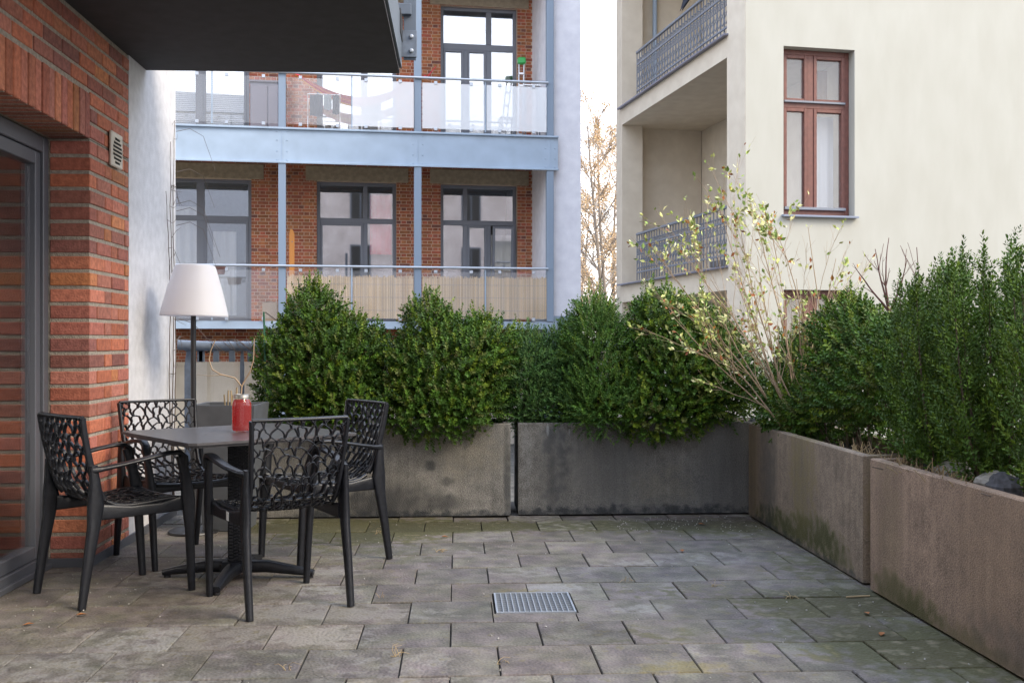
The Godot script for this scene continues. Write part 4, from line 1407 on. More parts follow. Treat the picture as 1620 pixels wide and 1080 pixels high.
# ---------------------------------------------------------------- trees in the gap between the buildings
func trees() -> void:
	var r := RandomNumberGenerator.new()
	r.seed = 17
	var lg := Geo.new()
	for i in 7:
		var d := Vector3(r.randfn(), r.randfn(), r.randfn()).normalized()
		leaf(lg, d * r.randf_range(.0, .18), d, Vector3(r.randfn(), r.randfn(), r.randfn()).normalized(), .065, .035)
	var lm := lg.mesh(M.leaf)
	var sunlit_tones := [Color(.62, .42, .22), Color(.55, .38, .22), Color(.66, .48, .26), Color(.45, .34, .24), Color(.58, .44, .30)]  # orange leaves with low golden sunlight put into their colour
	var dull := [Color(.22, .17, .11), Color(.18, .15, .10), Color(.28, .20, .13), Color(.15, .15, .09)]
	var rows := [[Vector3(4.0, -.9, -31), 10.5, sunlit_tones, "bare-limbed tree with sparse orange leaves tinted as sunlit close beside the white fin wall", 1], [Vector3(4.75, -.9, -34), 11.5, sunlit_tones, "slender tree with orange leaves tinted as sunlit, midway in the gap between the buildings", 2],
		[Vector3(5.6, -.9, -36.5), 11, sunlit_tones, "autumn tree tinted as sunlit, half hidden behind the cream building's far corner", 3], [Vector3(4.9, -.9, -41), 9.0, dull, "dull brown tree farthest back in the gap between the buildings", 4]]
	for q in rows:
		var t := thing("autumn_tree", q[3], "tree", q[0], 0, "trees in the gap between the buildings")
		var g := Geo.new()
		var H: float = q[1]
		var spots := []
		var tp := []
		for i in 9:
			var u := i / 8.0
			tp.append(Vector3(sin(u * 3 + q[4]) * .25, u * H * .8, cos(u * 2.5 + q[4]) * .25))
		g.tube(tp, .085, .02, 8)
		put("trunk", g, M.tree_twig, t)
		for i in 22:
			var u := .15 + .83 * i / 22.0
			var a: Vector3 = tp[int(u * 8)].lerp(tp[mini(8, int(u * 8) + 1)], fmod(u * 8, 1.0))
			var an: float = i * 2.4 + q[4]
			var L := lerpf(2.6, 1.2, u) * r.randf_range(.8, 1.2)
			var e := a + Vector3(cos(an) * L * .7, L * .75, sin(an) * L * .7)
			var lb := Geo.new()
			shoot(lb, a, e, .04 * (1.2 - u), .010, r, 2, spots, .08, 7)
			put("limb", lb, M.tree_twig, t)
		var xs := []; var cs := []
		for s in spots:
			if r.randf() < .27:
				xs.append(Transform3D(along(Vector3(r.randfn(), r.randfn(), r.randfn()), r.randf() * TAU, r.randf_range(.7, 1.3)), s[0]))
				cs.append(pick(q[2], r))
		multi("crown", t, lm, xs, cs)
	# scrubby hedge at their feet
	var hb := thing("far_hedge", "brownish scrub hedge at the foot of the far trees", "hedge", Vector3(4.8, -.9, -29.5))
	var g := Geo.new()
	for i in 14: shoot(g, Vector3(r.randf_range(-1.2, 1.2), 0, r.randf_range(-.4, .4)), Vector3(r.randf_range(-1.4, 1.4), r.randf_range(2.2, 3.8), r.randf_range(-.5, .5)), .02, .006, r, 1, [], .05, 7)
	put("branches", g, M.tree_twig, hb)
	var xs := []; var cs := []
	for i in 1300:
		xs.append(Transform3D(along(Vector3(r.randfn(), r.randfn(), r.randfn()), r.randf() * TAU, r.randf_range(.6, 1.2)), Vector3(r.randf_range(-1.4, 1.4), 3.2 * pow(r.randf(), .7), r.randf_range(-.5, .5))))
		cs.append(pick(dull, r))
	multi("foliage", hb, lm, xs, cs)

# ---------------------------------------------------------------- table and chairs
func catmull(p: Array, t: float) -> Variant:
	var n := p.size() - 1
	var f := clampf(t, 0, 1) * n
	var i := mini(int(f), n - 1)
	var u := f - i
	var a = p[maxi(i - 1, 0)]; var b = p[i]; var c = p[i + 1]; var d = p[mini(i + 2, n)]
	return ((b * 2.0) + (c - a) * u + (a * 2.0 - b * 5.0 + c * 4.0 - d) * u * u + (b * 3.0 - a - c * 3.0 + d) * u * u * u) * .5

var prof := [Vector2(.855, -.275), Vector2(.79, -.266), Vector2(.72, -.252), Vector2(.65, -.236), Vector2(.58, -.218), Vector2(.51, -.19), Vector2(.462, -.14), Vector2(.445, -.07), Vector2(.445, .01), Vector2(.452, .09), Vector2(.457, .17), Vector2(.45, .235)]

# u in -1..1 across, t in 0..1 from the top of the back to the front of the seat
func shell(u: float, t: float) -> Vector3:
	var p: Vector2 = catmull(prof, t)
	var back := clampf(1.0 - (t - .4) / .12, 0, 1)
	var hw := lerpf(.222, .200, clampf(t / .5, 0, 1)) if t < .5 else lerpf(.200, .222, clampf((t - .5) / .4, 0, 1))
	var cup := 1.0 - u * u
	return Vector3(u * hw, p.x - (1 - back) * .012 * cup, p.y - back * .04 * cup * (0.4 + .6 * clampf(t / .3, 0, 1)))

func shell_n(u: float, t: float) -> Vector3:
	var e := .01
	return (shell(u + e, t) - shell(u - e, t)).cross(shell(u, minf(t + e, 1)) - shell(u, maxf(t - e, 0))).normalized()

func lattice(t0: float, t1: float, rows: int, cols: int, deep: float, seed_: int) -> Geo:
	var g := Geo.new()
	var nz := FastNoiseLite.new()
	nz.seed = seed_; nz.frequency = 1.0
	var dt := (t1 - t0) / rows
	for k in rows + 1:
		for i in range(-1, cols + 1):
			var c := (i + .5 + (.5 if k % 2 == 1 else 0.0)) / cols * 2.0 - 1.0
			var hw := 1.0 / cols
			var base := t1 - k * dt
			var pts := []; var ups := []
			for s in 9:
				var a := PI * s / 8.0
				var u := c - cos(a) * hw * 1.0
				var t := base - sin(a) * dt * 1.08
				u += .125 * nz.get_noise_2d(u * 2.2 + 9, t * 9.0)
				t += .037 * nz.get_noise_2d(u * 2.2 - 5, t * 9.0 + 20)
				u = clampf(u, -1, 1); t = clampf(t, t0, t1)
				var p := shell(u, t)
				if pts.size() > 0 and p.distance_to(pts[-1]) < .002: continue
				pts.append(p); ups.append(shell_n(u, t))
			if pts.size() < 2: continue
			var L := 0.0
			for s in pts.size() - 1: L += pts[s].distance_to(pts[s + 1])
			if L < .012: continue
			var ws := []; var hs := []
			for s in pts.size(): ws.append(.0078); hs.append(deep)
			g.sweep(pts, ws, hs, ups, 4, .8)
	return g

func make_chair() -> Node3D:
	var ch := thing("armchair", "", "chair")
	var pm: Material = M.chair_plastic
	# backrest: lattice, then its rim as a sub-part
	var br := put("backrest", lattice(.0, .49, 9, 8, .021, 3), pm, ch)
	var g := Geo.new()
	var pts := []; var ws := []; var hs := []; var ups := []
	for i in 13:
		var u := -1.0 + i / 6.0
		pts.append(shell(u, 0) + Vector3(0, .003, 0)); ups.append(Vector3(0, .25, 1)); ws.append(.014); hs.append(.022)
	g.sweep(pts, ws, hs, ups, 8, .6)
	for sd in [-1.0, 1.0]:
		pts = []; ups = []; ws = []; hs = []
		for i in 11:
			var t := .50 * i / 10.0
			pts.append(shell(sd * 1.015, t)); ups.append(Vector3(0, .3, 1)); ws.append(.018 + .010 * t); hs.append(.026 + .02 * t)
		g.sweep(pts, ws, hs, ups, 8, .6)
	put("rim", g, pm, br)
	var se := put("seat", lattice(.47, .985, 10, 9, .014, 4), pm, ch)
	g = Geo.new()
	for sd in [-1.0, 1.0]:
		pts = []; ups = []; ws = []; hs = []
		for i in 9:
			var t := .52 + .47 * i / 8.0
			pts.append(shell(sd * 1.02, t) + Vector3(0, -.004, 0)); ups.append(Vector3.UP); ws.append(.022); hs.append(.018)
		g.sweep(pts, ws, hs, ups, 8, .6)
	pts = []; ups = []; ws = []; hs = []
	for i in 9:
		var u := -1.03 + 2.06 * i / 8.0
		pts.append(shell(u, .995) + Vector3(0, -.006, .004)); ups.append(Vector3.UP); ws.append(.03); hs.append(.022)
	g.sweep(pts, ws, hs, ups, 8, .6)
	put("rim", g, pm, se)
	# apron under the seat
	g = Geo.new()
	for sd in [-1.0, 1.0]:
		g.sweep([Vector3(sd * .222, .425, -.20), Vector3(sd * .232, .415, -.05), Vector3(sd * .238, .415, .1), Vector3(sd * .243, .43, .235)], [.022, .022, .022, .022], [.075, .052, .052, .075], Vector3.UP, 8, .45)
	g.sweep([Vector3(-.238, .43, .235), Vector3(-.12, .425, .24), Vector3(.12, .425, .24), Vector3(.238, .43, .235)], [.02, .02, .02, .02], [.065, .04, .04, .065], Vector3.UP, 8, .45)
	put("apron", g, pm, ch)
	for sd in [-1.0, 1.0]:
		g = Geo.new()
		g.sweep([Vector3(sd * .232, .64, -.228), Vector3(sd * .234, .56, -.222), Vector3(sd * .232, .46, -.218), Vector3(sd * .234, .36, -.228), Vector3(sd * .236, .2, -.255), Vector3(sd * .236, .0, -.285)], [.022, .030, .036, .036, .033, .030], [.035, .05, .075, .056, .044, .034], Vector3(0, .15, 1), 8, .55)
		put("leg", g, pm, ch)
		g = Geo.new()
		g.sweep([Vector3(sd * .268, .655, .185), Vector3(sd * .262, .56, .212), Vector3(sd * .254, .44, .232), Vector3(sd * .25, .3, .242), Vector3(sd * .246, .15, .250), Vector3(sd * .242, 0, .258)], [.03, .032, .036, .034, .031, .028], [.045, .046, .066, .042, .038, .033], Vector3(0, .1, 1), 8, .55)
		put("leg", g, pm, ch)
		g = Geo.new()
		g.sweep([Vector3(sd * .232, .618, -.232), Vector3(sd * .246, .625, -.18), Vector3(sd * .268, .642, -.08), Vector3(sd * .278, .662, .03), Vector3(sd * .276, .675, .12), Vector3(sd * .271, .673, .175), Vector3(sd * .268, .650, .203), Vector3(sd * .266, .61, .207)], [.028, .040, .046, .048, .048, .046, .044, .040], [.03, .022, .018, .018, .019, .022, .024, .024], Vector3.UP, 8, .5)
		put("armrest", g, pm, ch)
	return ch

func dining_set() -> void:
	var gr := "dark plastic armchairs round the table"
	var spots := [
		[Vector3(-1.635, 0, -5.26), Vector2(.72, -.69), "dark grey plastic armchair beside the glass door, facing the table"],
		[Vector3(-.828, 0, -5.03), Vector2(-.50, -.866), "dark grey plastic armchair with its back to the camera"],
		[Vector3(-.742, 0, -6.0), Vector2(-.83, .56), "dark grey plastic armchair in front of the hedge, facing left towards the table"],
		[Vector3(-1.55, 0, -6.06), Vector2(.62, .78), "dark grey plastic armchair against the white wall beside the floor lamp"]]
	var c0 := make_chair()
	for i in 4:
		var s = spots[i]
		var c: Node3D = c0
		if i > 0:
			c = c0.duplicate()
			c.name = numbered("armchair")
			add_child(c)
		c.position = s[0]
		c.rotation.y = atan2(s[1].x, s[1].y)
		tag(c, s[2], "chair", gr)
	# white sticker on the side of the chair turned away from the camera
	var t := thing("bistro_table", "square grey-topped bistro table on a woven pedestal with four feet", "table", Vector3(-1.11, 0, -5.52), 0)
	var an := deg_to_rad(8)
	var hd := .615
	var top := Geo.new()
	var corners := PackedVector2Array()
	var lowc := PackedVector2Array()
	for k in 4:
		var a := an + PI / 2 * k
		for e in [-.035, .035]:
			corners.append(Vector2(cos(a + e) * hd * .985, sin(a + e) * hd * .985))
			lowc.append(Vector2(cos(a + e) * hd * .95, sin(a + e) * hd * .95))
	top.prism(corners, .728, .74)
	top.prism(lowc, .715, .7279)
	put("table_top", top, M.table_top, t)
	# woven column: small overlapping strips on each side
	var col := Geo.new()
	var w := .088
	col.bx(-w / 2, w / 2, .09, .70, -w / 2, w / 2)
	for s in 4:
		var B := Basis(Vector3.UP, an + s * PI / 2)
		for row in 36:
			for c in 4:
				var x := -w / 2 + w / 4 * (c + .5)
				var y := .10 + row * .0166 + (.008 if c % 2 == 1 else 0.0)
				col.box(Transform3D(B * Basis(Vector3.FORWARD, .18 if c % 2 == 0 else -.18), B * Vector3(x, y, w / 2 + .002)), Vector3(w / 4 * 1.04, .0135, .008), Color.WHITE, .003)
	var colm := put("pedestal", col, M.chair_plastic, t)
	colm.rotation.y = 0
	var hub := Geo.new()
	hub.bx(-.08, .08, .04, .094, -.08, .08, Color.WHITE, .012)
	put("hub", hub, M.chair_plastic, t)
	for s in 4:
		var B := Basis(Vector3.UP, -an + .06 + s * PI / 2)
		var f := Geo.new()
		f.sweep([B * Vector3(.05, .062, 0), B * Vector3(.15, .062, 0), B * Vector3(.28, .044, 0), B * Vector3(.385, .028, 0)], [.075, .06, .052, .046], [.062, .058, .044, .028], Vector3.UP, 8, .4)
		var fo := put("foot", f, M.chair_plastic, t)
		var gl := Geo.new()
		gl.lathe(Transform3D(Basis(), B * Vector3(.365, 0, 0)), [Vector2(0, .001), Vector2(.018, .001), Vector2(.018, .012), Vector2(.008, .02)], 10)
		put("glide", gl, M.black_metal, fo)
	var pl := Geo.new()
	pl.bx(-.13, .13, .70, .7149, -.13, .13, Color.WHITE, .004)
	put("mounting_plate", pl, M.black_metal, t)
	# jar
	var j := thing("mason_jar", "glass jar of red liquid with a silver screw lid on the table", "jar", Vector3(-1.095, .7405, -5.53))
	var g := Geo.new()
	g.lathe(Transform3D(), [Vector2(0, .002), Vector2(.040, .002), Vector2(.047, .009), Vector2(.049, .025), Vector2(.049, .135), Vector2(.046, .152), Vector2(.039, .165), Vector2(.037, .169), Vector2(.037, .182)], 40)
	put("glass", g, M.glass, j)
	var liq := mat("red_liquid", lin(.20, .0015, .003), .2, {"spec": .2})
	liq.transparency = BaseMaterial3D.TRANSPARENCY_ALPHA
	liq.albedo_color.a = .7
	liq.backlight_enabled = true
	liq.backlight = Color(.9, .02, .03)
	g = Geo.new()
	g.lathe(Transform3D(), [Vector2(0, .0055), Vector2(.041, .0065), Vector2(.0468, .014), Vector2(.0478, .026), Vector2(.0478, .134), Vector2(.0448, .150), Vector2(.0375, .164), Vector2(0, .164)], 40)
	put("liquid", g, liq, j)
	g = Geo.new()
	g.lathe(Transform3D(), [Vector2(.0375, .172), Vector2(.040, .172), Vector2(.0405, .175), Vector2(.0398, .178), Vector2(.0405, .181), Vector2(.0398, .184), Vector2(.040, .188), Vector2(.038, .1905), Vector2(.032, .1905), Vector2(.031, .189), Vector2(0, .189)], 32)
	put("lid", g, M.lid, j)

func lamp_and_pot() -> void:
	var l := thing("floor_lamp", "outdoor floor lamp with white tapered shade on a black pole", "lamp", Vector3(-1.655, 0, -6.84))
	var g := Geo.new()
	g.lathe(Transform3D(), [Vector2(0, .001), Vector2(.15, .001), Vector2(.155, .006), Vector2(.15, .016), Vector2(.03, .02), Vector2(.02, .03), Vector2(0, .03)], 36)
	put("base", g, M.black_metal, l)
	g = Geo.new()
	g.tube([Vector3(0, .028, 0), Vector3(0, 1.40, 0)], .0165, .0165, 14)
	put("pole", g, M.black_metal, l)
	g = Geo.new()
	g.lathe(Transform3D(Basis(Vector3(0, 0, 1), deg_to_rad(-1.2)), Vector3(.005, 1.362, 0)), [Vector2(.0, .012), Vector2(.19, .010), Vector2(.2055, -.004), Vector2(.209, .002), Vector2(.206, .018), Vector2(.17, .16), Vector2(.128, .298), Vector2(.122, .312), Vector2(.11, .318), Vector2(.06, .322), Vector2(0, .323)], 48)
	put("lamp_shade", g, M.shade_plastic, l)
	# square grey pot
	var p := thing("plant_pot", "tall tapered grey square pot with cut dry stems behind the table", "pot", Vector3(-1.46, 0, -7.0), deg_to_rad(-3))
	g = Geo.new()
	var a := .135; var b := .205; var H := .80
	var dirs := [[-1, 1], [1, 1], [1, -1], [-1, -1]]
	for i in 4:
		var d = dirs[i]; var e = dirs[(i + 1) % 4]
		g.quad(Vector3(d[0] * a, .004, d[1] * a), Vector3(e[0] * a, .004, e[1] * a), Vector3(e[0] * b, H, e[1] * b), Vector3(d[0] * b, H, d[1] * b))
		var c := b - .02
		g.quad(Vector3(d[0] * b, H, d[1] * b), Vector3(e[0] * b, H, e[1] * b), Vector3(e[0] * c, H, e[1] * c), Vector3(d[0] * c, H, d[1] * c))
		g.quad(Vector3(d[0] * c, H, d[1] * c), Vector3(e[0] * c, H, e[1] * c), Vector3(e[0] * (c - .01), H - .1, e[1] * (c - .01)), Vector3(d[0] * (c - .01), H - .1, d[1] * (c - .01)))
	g.bx(-a + .001, a - .001, .002, .006, -a + .001, a - .001)
	put("body", g, M.pot, p)
	g = Geo.new()
	g.bx(-b + .025, b - .025, H - .11, H - .06, -b + .025, b - .025)
	put("soil", g, M.soil, p)
	var r := RandomNumberGenerator.new()
	r.seed = 8
	for k in 7:
		g = Geo.new()
		var x := -.02 + k * .016 + r.randf_range(-.006, .006)
		var z := r.randf_range(-.05, .08)
		g.tube([Vector3(x, H - .08, z), Vector3(x + r.randf_range(-.015, .01), H + r.randf_range(.05, .11), z)], .0055, .005, 6)
		put("cut_stem", g, M.straw, p)
	g = Geo.new()
	g.tube([Vector3(.06, H - .07, 0), Vector3(.075, H + .11, 0), Vector3(.10, H + .16, 0), Vector3(.13, H + .21, 0), Vector3(.15, H + .28, 0), Vector3(.155, H + .42, 0)], .006, .003, 6)
	g.tube([Vector3(.075, H + .11, 0), Vector3(.03, H + .165, 0), Vector3(-.06, H + .19, .02), Vector3(-.11, H + .22, .02), Vector3(-.13, H + .28, .02), Vector3(-.12, H + .34, .02), Vector3(-.09, H + .41, .02)], .005, .003, 6)
	g.tube([Vector3(-.04, H + .185, .02), Vector3(-.12, H + .18, .03), Vector3(-.25, H + .19, .03)], .003, .001, 5)
	g.tube([Vector3(.08, H + .13, 0), Vector3(.15, H + .22, .01)], .003, .001, 5)
	put("twig", g, M.pale_twig, p)
	var s := thing("plant_stake", "thin green plant stake standing beside the grey pot and hedge", "stake", Vector3(-1.30, .60, -7.36))
	g = Geo.new()
	g.tube([Vector3(.012, 0, 0), Vector3(-.01, .80, 0)], .0065, .0065, 8)
	put("rod", g, M.stake, s)

func terrace_railing() -> void:
	var t := thing("terrace_railing", "blue-grey tubular railing with glass panels behind the grey pot", "railing", Vector3(-2.0, 0, -8.02))
	var g := Geo.new()
	g.tube([Vector3(-.0, 1.165, 0), Vector3(3.62, 1.165, 0)], .037, .037, 16)
	put("handrail", g, M.steel_mid, t)
	g = Geo.new()
	g.tube([Vector3(-.04, 1.175, .06), Vector3(.19, 1.165, .02)], .037, .037, 16)
	put("handrail", g, M.steel_mid, t)
	for x in [.03, .415, 1.6, 2.8, 3.6]:
		g = Geo.new()
		var w := .035 if x < .1 else .016
		g.sweep([Vector3(x, -.05, 0), Vector3(x, 1.02, 0), Vector3(x, 1.14, 0)], [w * 2, w * 2, w * 1.1], [.014, .014, .014], Vector3(0, 0, 1), 8, .3)
		put("post", g, M.steel_mid, t)
	for ps in [[.085, .165], [.19, .395], [.44, 1.0], [1.02, 1.58], [1.62, 2.2], [2.22, 2.78], [2.82, 3.58]]:
		g = Geo.new()
		g.bx(ps[0], ps[1], .08, 1.06, .016, .026)
		put("glass_panel", g, M.clear_panel, t)
		for x in [ps[0] + .04, ps[1] - .05]:
			g = Geo.new()
			g.bx(x - .022, x + .022, 1.05, 1.13, .012, .03, Color.WHITE, .004)
			put("clamp", g, M.steel_dark, t)
	g = Geo.new()
	var r := RandomNumberGenerator.new()
	r.seed = 3
	var v := thing("dry_vine", "dry brown vine twined round the tubular railing", "vine", Vector3(-1.75, 1.165, -8.02))
	for k in 7:
		var pts := []
		var ph := r.randf() * TAU
		for i in 16:
			var u := i / 15.0
			var rad := .041 + .012 * absf(sin(u * 5 + k))
			pts.append(Vector3(-.1 + u * .4 + .02 * sin(u * 7 + k), rad * cos(ph + u * (6.0 + k)), rad * sin(ph + u * (6.0 + k))))
		g.tube(pts, .0025, .0015, 4)
	g.tube([Vector3(.35, .25, .1), Vector3(.5, .14, .08), Vector3(.68, .06, .06), Vector3(.85, -.02, .05)], .005, .003, 5)
	g.tube([Vector3(-.28, .2, .05), Vector3(-.18, .17, .05), Vector3(-.08, .05, .04)], .003, .002, 5)
	put("stem", g, M.grey_twig, v)

# ---------------------------------------------------------------- things on the balconies across the yard
func far_balcony_things() -> void:
	var F := Transform3D(Basis(Vector3.UP, deg_to_rad(6.6)), Vector3(-1.7057, 0, -20.0))
	var tn := deg_to_rad(6.6)
	var r := RandomNumberGenerator.new()
	r.seed = 55
	# reed screens behind the lower railing
	var labs := ["tan reed screen on the lower balcony railing, leftmost panel behind the tall box bush", "tan reed screen on the lower balcony railing just left of the middle column", "tan reed screen on the lower balcony railing just right of the middle column", "tan reed screen on the lower balcony railing, last panel before the white fin wall"]
	var i := 0
	for ps in [[-1.41, -.26], [-.22, .90], [1.06, 2.23], [2.27, 3.42]]:
		var t := thing("reed_screen", labs[i], "screen", F * Vector3(ps[0], 1.60, .0), tn, "reed screens on the lower balcony")
		var g := Geo.new()
		var x := 0.0
		while x < ps[1] - ps[0]:
			var s := r.randf_range(.7, 1.15)
			var w := r.randf_range(.008, .014)
			var tint := r.randf_range(-.03, .03)
			g.bx(x, x + w - .002, .02 + r.randf_range(0, .01), .80 + r.randf_range(-.02, .035), -.006 + r.randf_range(0, .006), .006, Color(.60 * s + tint, .44 * s, .265 * s - tint))
			x += w
		put("reeds", g, M.reed, t).set_meta("kind", "stuff")
		for y in [.18, .42, .66]:
			g = Geo.new()
			g.tube([Vector3(0, y, .008), Vector3((ps[1] - ps[0]) / 2, y - .004, .008), Vector3(ps[1] - ps[0], y, .008)], .0025, .0025, 4)
			put("wire", g, M.iron, t)
		i += 1
	# hammock
	var hm := thing("hammock", "red and orange striped hammock hung across the upper balcony", "hammock", F * Vector3(-1.3, 6.2, -.9), tn)
	var g := Geo.new()
	var N := 28
	var K := 8
	var stripe := [Color(.60, .04, .04), Color(.66, .20, .04), Color(.55, .03, .06), Color(.70, .32, .06), Color(.5, .03, .04), Color(.66, .15, .05), Color(.6, .05, .10), Color(.5, .05, .04)]
	for a in N:
		for k in K:
			var q := []
			for d in [[0, 0], [1, 0], [1, 1], [0, 1]]:
				var u := float(a + d[0]) / N
				var w := (float(k + d[1]) / K - .5)
				var sag := .5 * sin(u * PI) + .06 * sin(u * 4)
				var wide := .06 + .55 * pow(sin(u * PI), .7)
				q.append(Vector3(u * 2.5, .12 - sag + wide * w * w * .8 + .03 * sin(w * 9), w * wide))
			g.quad(q[0], q[3], q[2], q[1], stripe[k])
	put("cloth", g, M.stripe_cloth, hm)
	for e in [[Vector3(0, .12, 0), Vector3(-.2, .45, -.5)], [Vector3(2.5, .12, 0), Vector3(2.75, .5, -.5)]]:
		g = Geo.new()
		g.tube([e[0], e[1]], .008, .008, 5)
		put("rope", g, M.red_cloth, hm)
	# drying rack with dark clothes
	var dr := thing("drying_rack", "folding rack with dark clothes hanging on the upper balcony under the hammock", "drying rack", F * Vector3(-.75, 5.085, -.6), tn)
	g = Geo.new()
	for x in [-.3, .3]:
		g.tube([Vector3(x, 0, -.2), Vector3(x, .75, .2)], .01, .01, 6)
		g.tube([Vector3(x, 0, .2), Vector3(x, .75, -.2)], .01, .01, 6)
	g.tube([Vector3(-.3, .75, .2), Vector3(.3, .75, .2)], .008, .008, 6)
	g.tube([Vector3(-.3, .75, -.2), Vector3(.3, .75, -.2)], .008, .008, 6)
	put("rack_frame", g, M.aluminium, dr)
	for s in [[-.26, -.02, .45, M.dark_cloth], [0.0, .14, .32, M.grey_cloth], [.16, .28, .40, M.dark_cloth]]:
		g = Geo.new()
		var pts := []; var ww := []; var hh := []
		for k in 8:
			pts.append(Vector3(lerpf(s[0], s[1], k / 7.0), .76 - s[2] / 2, .21 + .012 * sin(k * 1.9))); ww.append(.012); hh.append(s[2] - .02 * sin(k * 1.1))
		g.sweep(pts, ww, hh, Vector3.UP, 4, .3)
		put("garment", g, s[3], dr)
	# storage cabinet
	var cb := thing("storage_cabinet", "dark grey two-door storage cabinet on the upper balcony by the blinds", "cabinet", F * Vector3(-1.83, 5.085, -1.42), tn)
	g = Geo.new()
	g.bx(-.33, .33, .0, 1.12, -.22, .20, Color.WHITE, .01)
	put("body", g, M.cabinet, cb)
	for x in [-.163, .163]:
		g = Geo.new()
		g.bx(x - .155, x + .155, .04, 1.06, .201, .222, Color.WHITE, .008)
		put("door", g, M.cabinet, cb)
	g = Geo.new()
	g.bx(-.35, .35, 1.121, 1.16, -.24, .24, Color.WHITE, .012)
	put("lid", g, M.cabinet, cb)
	# ladder
	var ld := thing("step_ladder", "aluminium ladder with green top cap leaning on the upper balcony's end wall", "ladder", F * Vector3(3.02, 5.085, -.75), tn)
	g = Geo.new()
	for x in [-.05, .05]: g.sweep([Vector3(x, 0, .2), Vector3(x + .12, 1.68, -.35)], [.025, .025], [.05, .05], Vector3(0, 0, 1), 6, .5)
	put("stile", g, M.aluminium, ld)
	for k in 6:
		g = Geo.new()
		var u := (k + .6) / 6.5
		g.bx(-.05 + .12 * u, .05 + .12 * u, 1.68 * u - .015, 1.68 * u + .015, .2 - .55 * u - .04, .2 - .55 * u + .04)
		put("rung", g, M.aluminium, ld)
	g = Geo.new()
	g.box(Transform3D(Basis(Vector3.BACK, .05), Vector3(.12, 1.72, -.34)), Vector3(.16, .13, .14), Color.WHITE, .02)
	put("top_cap", g, M.green_plastic, ld)
	# small side table beside the ladder
	var tb := thing("side_table", "small grey balcony table beside the ladder", "table", F * Vector3(3.2, 5.085, -.35), tn)
	g = Geo.new()
	g.bx(-.16, .16, 1.02, 1.05, -.15, .15, Color.WHITE, .006)
	put("table_top", g, M.aluminium, tb)
	for x in [-.14, .14]:
		for z in [-.13, .13]:
			g = Geo.new()
			g.bx(x - .012, x + .012, 0, 1.02, z - .012, z + .012)
			put("leg", g, M.iron, tb)
	# orange board
	var ob := thing("wooden_board", "orange wooden board standing behind the reed screens beside the steel column", "board", F * Vector3(-1.36, 1.565, -.95), tn)
	g = Geo.new()
	g.sweep([Vector3(0, 0, 0), Vector3(0, 1.70, -.05), Vector3(-.012, 1.79, -.053)], [.10, .10, .05], [.02, .02, .02], Vector3(0, 0, 1), 8, .4)
	put("board", g, M.orange_wood, ob)
	for y in [.5, 1.1, 1.55]:
		g = Geo.new()
		g.lathe(Transform3D(Basis(Vector3.RIGHT, PI / 2), Vector3(.005, y, .0105 - y * .0294)), [Vector2(.012, 0), Vector2(.01, .002), Vector2(0, .003)], 8)
		put("screw", g, M.iron, ob)
	# flower box on the lower railing
	var fb := thing("flower_box", "small terracotta flower box hanging inside the lower balcony railing", "flower box", F * Vector3(-2.66, 2.42, -.08), tn)
	g = Geo.new()
	g.sweep([Vector3(0, 0, 0), Vector3(0, .14, 0)], [.25, .30], [.12, .15], Vector3(0, 0, 1), 12, .3)
	put("box", g, M.terracotta, fb)
	g = Geo.new()
	g.bx(-.12, .12, .141, .146, -.05, .05)
	put("soil", g, M.soil, fb)
	# cardboard box
	var cx := thing("cardboard_box", "pale cardboard box on the lower balcony floor behind the glass panel", "box", F * Vector3(-1.74, 1.562, -.5), tn)
	g = Geo.new()
	g.bx(-.14, .14, 0, .36, -.12, .12, Color.WHITE, .004)
	put("carton", g, M.cardboard, cx)
	for x in [-.071, .071]:
		g = Geo.new()
		g.box(Transform3D(Basis(Vector3.BACK, -.25 * signf(x)), Vector3(x, .372, 0)), Vector3(.138, .004, .24))
		put("flap", g, M.cardboard, cx)
	# two dark balcony chairs
	for q in [[.15, "dark folding chair on the upper balcony right of the drying rack"]]:
		var c := thing("folding_chair", q[1], "chair", F * Vector3(q[0], 5.085, -.8), tn)
		g = Geo.new()
		g.bx(-.2, .2, .42, .45, -.2, .2, Color.WHITE, .008)
		put("seat", g, M.grey_cloth, c)
		g = Geo.new()
		g.box(Transform3D(Basis(Vector3.RIGHT, -.15), Vector3(0, .7, -.24)), Vector3(.4, .3, .02), Color.WHITE, .008)
		put("backrest", g, M.grey_cloth, c)
		for x in [-.19, .19]:
			g = Geo.new()
			g.tube([Vector3(x, 0, .22), Vector3(x, .43, -.05), Vector3(x, .86, -.27)], .011, .011, 6)
			put("leg", g, M.aluminium, c)
			g = Geo.new()
			g.tube([Vector3(x * .9, 0, -.22), Vector3(x * .9, .43, .18)], .011, .011, 6)
			put("leg", g, M.aluminium, c)

# ---------------------------------------------------------------- small things
func rock(label: String, at: Vector3, s: Vector3, m: Material, seed_: int) -> void:
	var t := thing("stone", label, "stone", at, seed_ * 1.3)
	var g := Geo.new()
	var nz := FastNoiseLite.new()
	nz.seed = seed_; nz.frequency = 1.1
	var R := 12; var S := 16
	var pt := func(i: int, k: int) -> Vector3:
		var th := PI * i / R; var ph := TAU * (k % S) / S
		var d := Vector3(sin(th) * cos(ph), cos(th), sin(th) * sin(ph))
		return d * s * (1.0 + .3 * nz.get_noise_3dv(d * 1.3) + .12 * nz.get_noise_3dv(d * 4.0))
	for i in R:
		for k in S: g.quad(pt.call(i + 1, k), pt.call(i, k), pt.call(i, k + 1), pt.call(i + 1, k + 1))
	put("body", g, m, t)

